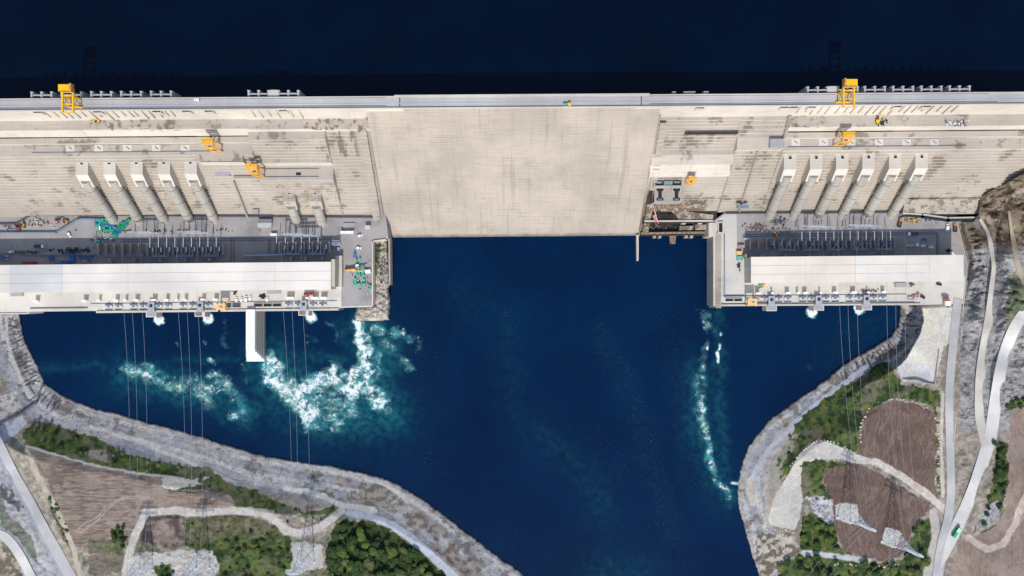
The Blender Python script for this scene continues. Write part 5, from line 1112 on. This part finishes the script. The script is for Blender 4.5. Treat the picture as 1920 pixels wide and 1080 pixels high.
KINDS_V = {'white': ('car', 'car', (4.9, 2.0, 1.7, M['white'])), 'dark': ('car', 'car', (4.9, 2.0, 1.7, M['glass'])), 'van': ('van', 'van', (6.0, 2.3, 2.4, M['white'])), 'blue': ('car', 'car', (5.2, 2.1, 1.8, M['blue'])),
 'truck': ('flatbed_truck', 'truck', (9.5, 2.6, 3.0, M['white'], True, .5, M['darkbed'])), 'yellowtruck': ('truck', 'truck', (6.0, 2.3, 2.4, M['yellow'], True, .5, M['teal'])), 'orangetruck': ('dump_truck', 'truck', (8.0, 2.9, 3.0, M['orange'], True, .5, M['darkbed'], 1.3)), 'longtruck': ('long_truck', 'truck', (11.5, 2.6, 3.0, M['white'], True, .5, M['steel'], .6)), 'pinktruck': ('truck', 'truck', (7.0, 2.5, 2.6, M['pink'], True, .5, M['pale'], .6))}
DZ = 25.08
for v in (('white', 370, 187.5, 125.45, 178, 'white car on the crest road left of the spillway'), ('yellowtruck', 1063, 197, 125.45, 5, 'small yellow and green truck on the crest over the spillway'), ('white', 130.5, 440, DZ, -62, 'white car alone in the open left yard'), ('truck', 75, 462, DZ, 0, 'white cab flatbed truck with a dark bed in the left yard'), ('white', 22, 472.3, DZ, 5, 'white car near the left edge by the blue kerb wall'),
 ('van', 625.5, 456, DZ, 82, 'leftmost of four white vans parked in a row'), ('van', 629, 457, DZ, 97, 'second of four white vans parked in a row'), ('van', 632.5, 456.5, DZ, 80, 'third of four white vans parked in a row'), ('van', 636, 456.5, DZ, 104, 'rightmost of four white vans parked in a row'), ('van', 635.5, 465.5, DZ, 88, 'white van parked just below the row of four vans'),
 ('white', 672.5, 465, DZ, -8, 'white car in the open yard above the blue tarpaulin boat shape'), ('white', 675, 442, DZ, 20, 'white car near the white roofed hut by the spillway'), ('white', 1399, 448, DZ, 0, 'white car at the left end of the right yard'), ('truck', 1710, 439, DZ, 180, 'white cab truck in the shaded part of the right yard'), ('longtruck', 1708, 459.5, DZ, 0, 'long grey flatbed truck in the shaded right yard'), ('white', 1729, 461, DZ, 8, 'white car right of the long grey truck'), ('white', 1784.5, 475, DZ, -40, 'white car parked askew above the right end of the cream roof'), ('van', 1775, 426.5, DZ, 84, 'white van next to the orange dump truck'), ('orangetruck', 1789, 427, DZ, 90, 'orange dump truck by the rock wall of the right yard'), ('orangetruck', 1686, 418.5, DZ, 75, 'orange truck near the rightmost penstock'),
 ('dark', 442, 548, DZ, 60, 'dark car against the left powerhouse wall'), ('white', 444, 562, DZ, 90, 'leftmost white car parked on the left deck'), ('white', 453.5, 562, DZ, 90, 'second white car parked on the left deck'), ('van', 462, 561.5, DZ, 90, 'white van parked on the left deck'), ('white', 470, 559.5, DZ, 88, 'rightmost white car parked beside the van on the left deck'), ('white', 501.5, 561.5, DZ, 90, 'white car next to the black pile on the left deck'), ('dark', 1760, 533, DZ, -15, 'dark car under the right end of the cream roof'), ('pinktruck', 1708, 559, DZ, 0, 'pale orange truck at the right end of the right deck'), ('pinktruck', 1716, 555.5, DZ, 12, 'pale orange truck behind another at the end of the right deck'), ('dark', 1729, 557, DZ, -25, 'dark car at the entrance of the right deck'), ('blue', 7, 483, DZ, 0, 'blue vehicle near the left edge behind the roof'), ('yellowtruck', 1428, 536.5, DZ, 15, 'yellow truck against the wall of the right powerhouse')):
    veh(*v)
def bus():
    o = P(1791.5, 997, GZ(1791, 997) + .45); r = thing('bus', 'green and white bus at the junction of the two right roads', 'bus', o)
    m = MB(); m.box(o.x, o.y, o.z + .4, 10.5, 2.7, 2.5); m.box(o.x - 2.4, o.y, o.z + 2.9, 5.2, 2.4, .35); b = m.build('body', M['green'], r)
    m = MB(); m.box(o.x + 2.4, o.y, o.z + 2.9, 4.6, 2.5, .3); m.build('roof', M['lime'], r)
    m = MB(); m.box(o.x + 5.25, o.y, o.z + 1.2, .12, 2.4, 1.3); m.build('windscreen', M['glass'], b)
    for s_ in (-1, 1):
        m = MB(); m.box(o.x - .3, o.y + s_ * 1.35, o.z + 1.5, 9.2, .1, .9); m.build('side_window', M['glass'], b)
    for sx in (-3.2, 3.2):
        for sy in (-1, 1):
            m = MB(); m.tube((o.x + sx, o.y + sy * 1.1, o.z + .45), (o.x + sx, o.y + sy * 1.4, o.z + .45), .45, 10); m.build('wheel', M['tyre'], r)
    r.rotation_euler = (0, 0, R(55))
M['lime'] = simple('pale_green_paint', (.45, .72, .45), .4, .05); bus()
def excavator(x, y, z, a, mt, lab, boom=6):
    o = P(x, y, z); r = thing('excavator', lab, 'excavator', o, 'digging machines in the yards')
    for s_ in (-1, 1):
        m = MB(); m.box(o.x, o.y + s_ * 1.1, o.z, 4.2, .7, .95); m.build('track', M['tyre'], r)
    m = MB(); m.box(o.x - .3, o.y, o.z + .95, 3.6, 2.7, 1.3); b = m.build('body', M[mt], r); m = MB(); m.box(o.x + .7, o.y + .8, o.z + 2.2, 1.5, 1.1, 1.1); m.build('cab', M['glass'], b)
    m = MB(); p, q, w = o + Vector((1.2, 0, 2)), o + Vector((boom * .6, 0, 4.2)), o + Vector((boom, 0, 1.4)); m.bar(p, q, .6, .7); m.bar(q, w, .45, .5); bm = m.build('boom', M[mt], r)
    m = MB(); m.box(w.x, w.y, o.z + .3, 1.2, 1.4, 1.1); m.build('bucket', M['rail'], bm); r.rotation_euler = (0, 0, R(a))
for e in ((45, 423, DZ, 80, 'orange', 'orange excavator standing upright in the picture at the far left yard'), (35, 428.5, DZ, 10, 'red', 'red digger beside the orange excavator at far left'), (125, 416, DZ, 165, 'orange', 'orange digger below the stepped face near the hoarding corner'), (107, 415.5, DZ, 5, 'pink', 'faded red digger left of an orange digger by the toe wall'), (183.5, 227, 105.1, 200, 'yellow', 'yellow and dark excavator on the upper bench near the left crest crane'), (1704, 412.5, DZ, 0, 'orange', 'orange machine below the dark drain wall, left of its neighbour'), (1714, 411.5, DZ, 15, 'yellow', 'yellow machine below the dark drain wall of the right yard'), (1454, 441, DZ, 120, 'orange', 'rusty orange digger above the third bay of the right yard'), (1645, 226, 105.1, 70, 'yellow', 'yellow digger with raised boom on the right upper bench')):
    excavator(*e)
def mobile_crane(x, y, z, a, L, mt, lab, tilt=3.5):
    o = P(x, y, z); r = thing('mobile_crane', lab, 'crane', o)
    m = MB(); m.box(o.x, o.y, o.z + .7, 9, 2.7, 1.2); ch = m.build('chassis', M[mt], r)
    for sx in (-3.2, -1.6, 1.6, 3.2):
        for sy in (-1, 1):
            m = MB(); m.tube((o.x + sx, o.y + sy * 1.0, o.z + .55), (o.x + sx, o.y + sy * 1.4, o.z + .55), .55, 10); m.build('wheel', M['tyre'], r)
    m = MB(); m.box(o.x - 3.6, o.y + .5, o.z + 1.9, 1.8, 1.4, 1.2); m.build('cab', M['glass'], ch)
    m = MB(); p, q = o + Vector((-2.5, -.3, 2.8)), o + Vector((L, -.3, 2.8 + tilt)); m.bar(p, q, 1.0, 1.1); m.bar(q, q + (q - p) * .3, .7, .8); m.build('boom', M[mt], r); r.rotation_euler = (0, 0, R(a))
mobile_crane(657, 506, DZ, -5, 11, 'ycrane', 'yellow mobile crane with its boom over the pale green containers') if 'ycrane' in M else mobile_crane(657, 506, DZ, -5, 11, 'pyellow', 'yellow mobile crane with its boom over the pale green containers')
mobile_crane(1229, 412, 24.2, 112, 9, 'pink', 'faded red crane with a raised boom in the dark outlet works', 9)
mobile_crane(580, 551, DZ, 4, 6, 'red', 'red truck crane on the left deck near the end of the roof', 1)

# ------------------------------------------------------------------ containers and boxes
cprot = {}
def container(x, y, L, Wd, h, a, mt, lab, grp):
    key = (L, Wd, h, mt); loc = P(x, y, 25 + h); loc.z = 25.05
    if key not in cprot:
        m = MB(); m.box(0, 0, 0, L, Wd, h - .12)
        n = max(3, int(L / .7))
        for i in range(n): m.box(-L/2 + (i + .5) * L / n, 0, h - .12, L / n * .5, Wd * .94, .1)
        for s_ in (-1, 1): m.box(0, s_ * (Wd/2 - .06), h - .12, L, .12, .16); m.box(s_ * (L/2 - .06), 0, h - .12, .12, Wd - .24, .16)
        o = m.build('shipping_container', M[mt]); cprot[key] = o
    else: o = cprot[key].copy(); COL.objects.link(o)
    o.location = loc; o.rotation_euler = (0, 0, R(a)); return tag(o, lab, 'container', grp)
cr = random.Random(5)
GLAB = 'green box container in the pile at the foot of the first penstock'; BLAB = 'blue box container in the pile at the foot of the first penstock'
grp1 = 'containers piled by the leftmost penstock'
y = 413.5
while y < 434:
    x = 180 + (y > 427) * 8
    while x < 214 + (y - 413) * .3:
        if cr.random() < .9 and not (y > 424 and x < 186):
            b = cr.random() < .2; rot = 90 if cr.random() < .4 else 0
            container(x + cr.uniform(-.6, .6), y + cr.uniform(-.5, .5), 3.3, 2.0, 2.0, rot + cr.uniform(-6, 6), 'blue' if b else 'green', BLAB if b else GLAB, grp1)
        x += 5.9 if cr.random() < .6 else 7.2
    y += 4.6
for k in range(16):
    t = k / 15; b = cr.random() < .12
    for s_ in ((-3, 2.6) if t < .8 else (0,)):
        container(213 + 26 * t + s_ + cr.uniform(-1, 1), 441 - 27 * t + s_ * .6, 3.3, 2.0, 2.0, 60 + cr.uniform(-12, 12), 'blue' if b else 'green', BLAB if b else GLAB, grp1)
T2 = [(668.1, 489, 3, 5.6, 0), (674.6, 488, 3, 8, 0), (674.4, 501.2, 3, 6.2, 0), (681.2, 500.8, 3.1, 6.2, 0), (682.2, 506.2, 7, 2.8, 0), (668, 510.6, 4.4, 4.4, 0), (673, 511, 3.2, 4, 8), (680, 512.5, 3.6, 5, 0), (670, 517, 3.7, 5.6, -6), (674.4, 516.8, 3.1, 6.8, 0), (680.6, 516.5, 6.2, 2.6, 4), (665.6, 525, 4.3, 6.8, 0), (681.2, 525, 6.2, 4.4, 14), (665, 530, 7.4, 2.6, 0), (665, 533.8, 7.4, 2.8, 0), (672, 533.2, 6.2, 4.3, 20), (681.2, 533.8, 6.8, 4.8, 5), (693.6, 536.8, 4.4, 3.7, 10), (692.4, 541.6, 5, 3.7, 14)]
for x, y, w, h_, a in T2: container(x, y, round(w * .484, 1), round(h_ * .484, 1), 2.2, a, 'teal', 'pale green container scattered in the yard between powerhouse and river wall', 'pale green containers by the yellow mobile crane')
for x, y, L, Wd, a, mt, lab in ((54, 493.2, 12, 2.6, 0, 'red', 'long red container tucked under the left roof edge'), (160, 481, 12, 2.6, 0, 'blue', 'long blue container behind the left powerhouse'), (1390, 462, 6, 2.6, -2, 'pink', 'pale red container at the left of the right yard'), (513, 439.5, 6, 2.5, 0, 'white', 'white container at the right of the site office'), (1746.5, 463.2, 3.6, 2.2, 0, 'white', 'white container at the right end of the shaded yard'), (692, 509, 2.6, 3.4, 12, 'white', 'white container pair by the river wall'), (687, 509.5, 2.4, 3.4, 4, 'white', 'white crate just left of the white container by the river wall'), (1387, 484, 5, 4, 0, 'teal', 'pale green crate stack left of the right powerhouse'), (12, 480, 3, 1.4, 0, 'duct', 'upper pale blue crate by the left edge'), (12, 485.5, 3, 1.4, 0, 'duct', 'lower pale blue crate by the left edge'), (187, 427.5, 3.4, 1.2, 90, 'white', 'white container among the green boxes by the first penstock'), (184, 452.3, 3.6, 1.8, 0, 'green', 'lone green container at the left end of the transformer rail'), (669.5, 499, 3, 3, 8, 'white', 'white crate among the pale green containers'), (677.5, 521, 3, 2.4, 0, 'greyroof', 'grey crate among the pale green containers'), (1386, 474.5, 5, 3.4, 0, 'pyellow', 'yellowish crate stack left of the right powerhouse'), (135, 484, 3.4, 8, 5, 'blue', 'stack of blue steel frames behind the left powerhouse'), (122, 492, 9, 3, 0, 'blue', 'blue steel bundle under the left roof edge'), (95, 483, 4, 3, 20, 'blue', 'blue machine box left of the long blue container')):
    container(x, y, L, Wd, 2.4, a, mt, lab, 'boxes in the yards')
# small boat shape under a blue cover
m = MB(); o = P(665, 477, 26); m.prism([(o.x - 1.5, o.y - 3), (o.x + 1.6, o.y - 3), (o.x + 1.2, o.y + 1), (o.x - .4, o.y + 4)], 25, [26.4, 26.4, 26.8, 26]); tag(m.build('tarpaulin', M['blue']), 'bright blue tarpaulin heap above the pale green containers', 'tarpaulin')
# clutter: heaps of small timber, steel and debris no one could count
def clutter(cx, cy, w, h, n, mats, lab, big=1.0, z=25.05):
    for k, mt in enumerate(mats):
        m = MB()
        for i in range(n // len(mats)):
            x = cx + cr.gauss(0, w * .3); y = cy + cr.gauss(0, h * .3); p = P(x, y, z); q = cr.uniform(.5, 2.2) * big
            m.box(p.x, p.y, z, q, cr.uniform(.3, 1.0) * big, cr.uniform(.3, 1.2), cr.choice((0, PI/2, cr.uniform(0, 3))))
        tag(m.build('debris', M[mt]), lab, 'debris', 'site clutter', 'stuff')
clutter(80, 419, 36, 14, 70, ['pale2', 'darkbed', 'deck'], 'loose site clutter by the left toe wall', 1.4); clutter(20, 426, 34, 10, 40, ['darkbed', 'pale2'], 'loose clutter at far left')
clutter(135, 470, 66, 9, 70, ['dark', 'glass'], 'black scrap strewn along the left yard', 1.3); clutter(48, 473, 60, 4, 50, ['rust2', 'darkbed', 'tyre'], 'brown scrap line in the left yard'); clutter(200, 436, 34, 8, 46, ['pale2', 'mach'], 'timber beside the green containers'); clutter(190, 448, 50, 8, 40, ['darkbed', 'steel'], 'pipes under the green containers')
clutter(1418, 427, 34, 12, 70, ['rust2', 'rusty', 'darkbed'], 'rusty steel in the right yard', 1.2); clutter(1460, 415, 30, 14, 60, ['darkbed', 'bluegrey', 'tyre'], 'dark clutter between the right penstocks'); clutter(1455, 434, 40, 10, 50, ['rust2', 'steel'], 'scrap above the right bays'); clutter(1388, 478, 10, 14, 26, ['pyellow', 'darkbed'], 'pallets at the corner of the right powerhouse'); clutter(1385, 500, 6, 14, 14, ['dark'], 'dark scrap by the left wall of the right powerhouse')
clutter(493, 556, 9, 7, 34, ['tyre'], 'black pile on the left deck'); clutter(678, 520, 26, 40, 60, ['darkbed', 'pale', 'greyroof'], 'loose goods among the pale green containers'); clutter(1627, 545, 40, 4, 34, ['rust2', 'pale2', 'tyre'], 'timber and tools on the right deck'); clutter(1709, 533, 9, 6, 22, ['darkbed'], 'scrap by the right lean-to'); clutter(1735, 449, 12, 5, 14, ['blue'], 'dark blue heap in the right yard'); clutter(1795, 232, 34, 10, 60, ['darkbed', 'steel', 'white'], 'scaffold clutter on the right upper bench', 1, 105.1); clutter(1655, 230, 16, 12, 20, ['dark2'], 'dark scrap on the right upper bench', 1, 105.1); clutter(1240, 402, 40, 14, 40, ['dark2', 'dark2'], 'dirt of the outlet works', 1.3, 24.6); clutter(1255, 425, 80, 14, 60, ['rust2', 'darkbed', 'dark'], 'debris in the outlet basin', 1.2, 9.1); clutter(330, 433, 300, 6, 60, ['tyre', 'darkbed'], 'small dark things behind the left transformers', .8); clutter(1730, 415, 60, 6, 30, ['darkbed', 'steel'], 'small things below the dark drain wall')
clutter(1779, 470, 10, 5, 16, ['tyre'], 'dark scrap by the end of the cream roof'); clutter(715, 500, 12, 60, 46, ['dark2', 'pale2'], 'dark rubble on the terrace beside the river wall', 1, 15.5); clutter(1250, 384, 50, 6, 24, ['pale2', 'rust2'], 'rubble on the outlet works apron', 1.2, 33)

# ------------------------------------------------------------------ pylons and cables
def pylon(bx, by, lab, a=0.0, hgt=52.0, half=6.5):
    z = GZ(bx, by); o = P(bx, by, z); r = thing('lattice_pylon', lab, 'pylon', o, 'power line pylons')
    V = lambda x, y, q: o + Vector((x, y, q))
    lv = [0, 11, 21, 29, 36, 42, 47, hgt]; wd = [half, half * .78, half * .58, half * .42, half * .3, half * .24, half * .2, half * .14]
    for i, (sx, sy) in enumerate(((-1, -1), (1, -1), (1, 1), (-1, 1))):
        m = MB()
        for k in range(len(lv) - 1): m.bar(V(sx * wd[k], sy * wd[k], lv[k]), V(sx * wd[k + 1], sy * wd[k + 1], lv[k + 1]), .34 - .025 * k)
        m.box(o.x + sx * half, o.y + sy * half, z - .5, 1.6, 1.6, 1.0); m.build('leg', M['pylon'], r)
    m = MB(); cs = [(-1, -1), (1, -1), (1, 1), (-1, 1)]
    for k in range(len(lv) - 1):
        for i in range(4):
            (ax, ay), (bx_, by_) = cs[i], cs[(i + 1) % 4]
            m.bar(V(ax * wd[k], ay * wd[k], lv[k]), V(bx_ * wd[k + 1], by_ * wd[k + 1], lv[k + 1]), .16); m.bar(V(bx_ * wd[k], by_ * wd[k], lv[k]), V(ax * wd[k + 1], ay * wd[k + 1], lv[k + 1]), .16)
            m.bar(V(ax * wd[k + 1], ay * wd[k + 1], lv[k + 1]), V(bx_ * wd[k + 1], by_ * wd[k + 1], lv[k + 1]), .14)
    m.build('bracing', M['pylon'], r)
    for q, L in ((42, 8.5), (47, 7.5), (51, 5.0)):
        m = MB(); lattice(m, V(-L, 0, q), V(L, 0, q), 1.2, 10, .18); ar = m.build('cross_arm', M['pylon'], r)
        for s_ in (-1, 1):
            m = MB(); m.tube(V(s_ * (L - .3), 0, q - .4), V(s_ * (L - .3), 0, q - 3.2), .18, 6); m.build('insulator', M['white'], ar)
    r.rotation_euler = (0, 0, R(a))
pylon(1588, 963, 'steel lattice pylon on the left pale pad in the right ploughed field', -22)
pylon(1671, 1008, 'steel lattice pylon on the lower right pale pad beside the trees', -22)
pylon(576, 1041, 'steel lattice pylon on the square pale pad left of the wood', 0)
pylon(380, 1052, 'steel lattice pylon on the broad gravel pad at the bottom', 0)
pylon(274, 1056, 'steel lattice pylon next to the dusty track at the bottom left', 0)
def cable(p0, p1, sag, lab, grp, r=.10):
    a, b = P(*p0), P(*p1); m = MB(); n = 28; pts = []
    for i in range(n + 1):
        t = i / n; p = a.lerp(b, t); p.z -= sag * 4 * t * (1 - t); pts.append(p)
    for p, q in zip(pts[:-1], pts[1:]): m.tube(p, q, r, 5, False)
    tag(m.build('power_cable', M['cable']), lab, 'cable', grp)
def trio(items, labs, grp):
    for (p0, p1), lab in zip(items, labs): cable(p0, p1, 10, lab, grp)
def names(w): return [f'left one of three thin power cables {w}', f'middle one of three thin power cables {w}', f'right one of three thin power cables {w}']
g = 'power cables over the tailraces'
def tri2(xa, ya, ends, w, zt=47.2, z1=66): trio([((x, ya, zt), (e[0], e[1], z1)) for x, e in zip(xa, ends)], names(w), g)
tri2((229, 245, 264), 546.3, ((238, 1090), (251, 1090), (269, 1090)), 'over the water at the far left')
tri2((331, 348, 369), 545.4, ((345, 1085), (354, 1085), (374, 1085)), 'left of the dividing wall')
tri2((528, 545, 565), 543.6, ((549, 1060), (557, 1060), (581, 1060)), 'right of the dividing wall')
tri2((1573, 1589, 1607), 529.0, ((1617, 972), (1629, 978), (1643, 984)), 'running to the left pylon of the right field')
tri2((1663, 1680, 1698), 528.2, ((1697, 1012), (1712, 1018), (1727, 1026)), 'running to the lower right pylon')
tri2((1613, 1624, 1634), 985, ((1500, 1105), (1522, 1110), (1543, 1112)), 'slanting down left from the left pylon', 66, 60)
tri2((1697, 1708, 1718), 1028, ((1600, 1120), (1622, 1124), (1640, 1128)), 'slanting down left from the lower right pylon', 66, 60)
for (xs_, yr, w) in (((229, 264), 492, 'far left'), ((331, 369), 491, 'middle left'), ((528, 565), 489, 'right hand left yard'), ((1573, 1607), 477, 'middle right yard'), ((1663, 1698), 476, 'right hand right yard')):
    for i, x in enumerate(xs_): cable((x - 1, yr - 46, 40), (x, yr + 2.6, 47.2), .6, f'{("left", "right")[i]} short cable from yard gantry to roof edge, {w}', 'short cables to the roof edges', .09)
# ------------------------------------------------------------------ trees, shrubs and boulders
def leaf_mat(name, c1, c2):
    t = NT(name); oi = t.n.new("ShaderNodeObjectInfo"); n = t.noise(.9, 3); f = t.math('ADD', t.math('MULTIPLY', oi.outputs['Random'], .6), t.math('MULTIPLY', n, .5), clamp=True)
    return t.fin(t.mix(f, c1, c2), .7, .2)
M['leafa'] = leaf_mat('dark_leaves', (.014, .036, .01), (.05, .092, .022)); M['leafb'] = leaf_mat('bright_leaves', (.045, .085, .016), (.13, .18, .036)); M['leafc'] = leaf_mat('dull_leaves', (.045, .07, .02), (.13, .14, .05))
def crown(seed, r, h, n, zc, squash, mat_, lobes=6):
    rn = random.Random(seed); L = [(Vector((rn.uniform(-.5, .5) * r, rn.uniform(-.5, .5) * r, rn.uniform(-.3, .3) * h)), rn.uniform(.45, .75) * r) for _ in range(lobes)]; m = MB()
    for i in range(n):
        c, q = rn.choice(L); d = Vector((rn.gauss(0, 1), rn.gauss(0, 1), rn.gauss(0, .8) + .3)).normalized(); p = c + d * q * rn.uniform(.65, 1.05); p.z *= squash; p.z += zc
        s_ = rn.uniform(.3, .62) * (r / 3) ** .5; u = d.cross(Vector((rn.gauss(0, 1), rn.gauss(0, 1), rn.gauss(0, 1)))).normalized(); v = (d + .6 * Vector((rn.gauss(0, 1), rn.gauss(0, 1), rn.gauss(0, 1)))).normalized().cross(u).normalized()
        m.add([p + u * s_, p + v * s_, p - u * s_, p - v * s_ * .7], [(0, 1, 2, 3)])
    return m
tree_protos = []
for i, (r, mk) in enumerate(((3.0, 'leafa'), (3.4, 'leafb'), (2.7, 'leafa'), (3.2, 'leafc'), (3.0, 'leafb'))):
    t_ = thing('broadleaf_tree', 'x', 'tree', (0, 0, -500)); m = MB(); m.tube((0, 0, -500.3), (.1, 0, -496.2), [(0, .3), (.5, .2), (1, .12)], 7)
    for k in range(4): q = k * 1.6; m.tube((.05, 0, -497.6 + k * .3), (1.4 * math.cos(q), 1.4 * math.sin(q), -495.6 + k * .3), [(0, .12), (1, .04)], 5)
    m.build('trunk', M['bark'], t_); m = crown(40 + i, r, 3.4, 900, 4.6, .85, None)
    m.v = [(x, y, z - 500) for x, y, z in m.v]; m.build('crown', M[mk], t_); tree_protos.append(t_)
shrub_protos = []
for i, mk in enumerate(('leafa', 'leafc', 'leafb')):
    m = crown(80 + i, 1.5, 1.2, 260, .8, .7, None, 5); o = m.build('shrub', M[mk]); shrub_protos.append(o)
used_t = set(); used_s = set(); tr = random.Random(21)
def pinside(poly, x, y): return bool(inside(poly, np.array([float(x)]), np.array([float(y)]))[0])
def blocked(x, y): return any(abs(x - px) < 12 and abs(y - py) < 12 for px, py in ((1588, 963), (1671, 1008)))
def scatter(poly, n, mind, fn, extra=None):
    xs_ = [p[0] for p in poly]; ys_ = [p[1] for p in poly]; pts = []
    for _ in range(n * 40):
        if len(pts) >= n: break
        x, y = tr.uniform(min(xs_), max(xs_)), tr.uniform(min(ys_), max(ys_))
        if y > 1092 or not pinside(poly, x, y) or any((x - a) ** 2 + (y - b) ** 2 < mind ** 2 for a, b in pts) or blocked(x, y): continue
        if extra and not extra(x, y): continue
        pts.append((x, y)); fn(x, y)
def tree(lab, grp, s0, s1, kinds=(0, 1, 2, 3, 4)):
    def f(x, y):
        k = tr.choice(kinds); z = GZ(x, y) - .2; s_ = tr.uniform(s0, s1); loc = P(x, y, z + 4); loc.z = z; sc_ = (s_ * tr.uniform(.85, 1.15), s_ * tr.uniform(.85, 1.15), tr.uniform(.42, .7) * min(s_, 1.15))
        if k in used_t: dup(tree_protos[k], loc, tr.uniform(0, 6.28), lab, grp, sc_)
        else: used_t.add(k); o = tree_protos[k]; o.location = loc; o.scale = sc_; o['label'] = lab; o['group'] = grp
    return f
def shrub(lab, grp, s0, s1, kinds=(0, 1, 2)):
    def f(x, y):
        k = tr.choice(kinds); z = GZ(x, y) - .1; s_ = tr.uniform(s0, s1); loc = P(x, y, z + .5); loc.z = z
        if k in used_s: o = shrub_protos[k].copy(); COL.objects.link(o)
        else: used_s.add(k); o = shrub_protos[k]
        o.location = loc; o.rotation_euler = (0, 0, tr.uniform(0, 6.28)); o.scale = (s_ * tr.uniform(.8, 1.5), s_ * tr.uniform(.8, 1.5), s_ * .55); tag(o, lab, 'shrub', grp)
    return f
scatter([(632, 995), (655, 987), (690, 992), (735, 1010), (770, 1036), (815, 1078), (835, 1100), (600, 1100), (618, 1075), (616, 1035)], 84, 8.0, tree('leafy green tree in the dense wood at the bottom, right of the square pad', 'trees of the wood by the riverside track', .5, 2.0, (0, 0, 2, 2, 3, 0, 1, 4)))
scatter([(400, 1035), (430, 1000), (480, 990), (545, 1010), (545, 1060), (520, 1092), (405, 1092), (415, 1060)], 24, 11, tree('green tree in the thicket between the two bottom pads', 'trees between the bottom pads', .5, 1.05))
scatter(WOODA_R, 13, 9, tree('bright green tree in the clump left of the right field pylons', 'trees of the clump by the grey stone heap', .7, 1.25, (1, 4, 1, 0)))
scatter(WOODB_R, 36, 9, tree('dark green tree in the wood along the bottom right', 'trees of the wood at the bottom right', .5, 1.5, (0, 2, 3, 1)))
scatter(VERGE_R, 18, 9, tree('dark green tree in the hedge right of the white road', 'trees of the hedge by the white road', .6, 1.1, (0, 2)))
scatter([(205, 990), (235, 990), (234, 1025), (222, 1040), (212, 1020)], 9, 6, tree('dark tree in the short hedge beside the dusty track', 'trees of the short hedge', .55, .85, (0, 2)))
scatter([(288, 1060), (320, 1058), (326, 1092), (300, 1092)], 6, 8, tree('dark tree on the gravel pad between two bottom pylons', 'trees on the gravel pad', .6, .95, (0, 2)))
scatter([(45, 811), (65, 792), (95, 795), (105, 830), (80, 840)], 8, 9, tree('dark bush like tree at the left tip of the grass strip', 'trees at the tip of the grass strip', .5, .9, (0, 2, 1)))
scatter([(1885, 758), (1925, 742), (1925, 762), (1890, 770)], 5, 9, tree('dark tree by the right edge above the brown field', 'trees at the right edge', .6, .9, (0, 2)))
scatter(GRASS_L, 30, 9, shrub('low shrub in the grass strip above the left ploughed field', 'shrubs of the left grass strip', .6, 1.3))
scatter(GRASS_R, 40, 10, shrub('low shrub in the rough grass on the right bank', 'shrubs of the right bank', .6, 1.3))
scatter(GRASS_R2, 9, 9, shrub('low shrub between the pale track and the lower ploughed field', 'shrubs by the pale track', .6, 1.1))
scatter(VERGE_L, 12, 7, shrub('low shrub in the strip left of the left ploughed field', 'shrubs of the field edge strip', .6, 1.1))
scatter(GREEN_M, 18, 12, shrub('low shrub in the brown scrub below the dusty track', 'shrubs of the scrub below the track', .6, 1.2))
bp = []
for i in range(3):
    rn = random.Random(90 + i); m = MB(); rows = []; n = 7
    vs = [(0, 0, -.5)] + [(math.cos(2 * PI * k / n) * q * rn.uniform(.75, 1.15), math.sin(2 * PI * k / n) * q * rn.uniform(.75, 1.15), z_ + rn.uniform(-.12, .12)) for q, z_ in ((.75, -.25), (.9, .15), (.55, .5)) for k in range(n)] + [(0, 0, .62)]
    fs = [(0, 1 + (k + 1) % n, 1 + k) for k in range(n)] + [(1 + j * n + k, 1 + j * n + (k + 1) % n, 1 + (j + 1) * n + (k + 1) % n, 1 + (j + 1) * n + k) for j in range(2) for k in range(n)] + [(1 + 2 * n + k, 1 + 2 * n + (k + 1) % n, 1 + 3 * n) for k in range(n)]
    m.add(vs, fs); bp.append(m)
M['stone'] = simple('pale_stone', (.50, .47, .41), .9, .2); bproto = [None] * 3; br = random.Random(31)
def stones(line, gap, spread, lab, grp, s0=.6, s1=1.3):
    for x, y in smooth_line(line, gap)[::1]:
        if br.random() < .3: continue
        k = br.randrange(3); x += br.gauss(0, spread); y += br.gauss(0, spread)
        if bproto[k] is None: o = bproto[k] = bp[k].build('boulder', M['stone'])
        else: o = bproto[k].copy(); COL.objects.link(o)
        z = GZ(x, y); o.location = P(x, y, z + .1); s_ = br.uniform(s0, s1); o.scale = (s_ * br.uniform(.8, 1.3), s_, s_ * .8); o.rotation_euler = (0, 0, br.uniform(0, 6.3)); tag(o, lab, 'boulder', grp)
stones([(1612, 838), (1614, 800), (1626, 772), (1647, 755), (1680, 748), (1712, 753), (1742, 768)], 6, 1.0, 'pale boulder in the row rimming the top of the upper right field', 'boulders rimming the upper right field')
stones([(1754, 780), (1761, 820), (1760, 860), (1756, 905)], 4, 2.2, 'pale boulder in the row between the right field and the grey road', 'boulders beside the grey road')
stones([(1484, 872), (1503, 848), (1522, 832), (1552, 826), (1582, 838), (1604, 850)], 6, .9, 'pale boulder along the bend of the pale track', 'boulders along the pale track')
stones([(1434, 985), (1450, 990), (1468, 994), (1492, 1000)], 4, .8, 'pale boulder at the foot of the pale gravel apron', 'boulders below the gravel apron')
stones([(1565, 1060), (1600, 1060), (1640, 1063), (1690, 1058)], 7, 2, 'pale boulder by the small road at the bottom right', 'boulders by the small bottom road')
# field covers: tyre marked boards and shadows are left to the light
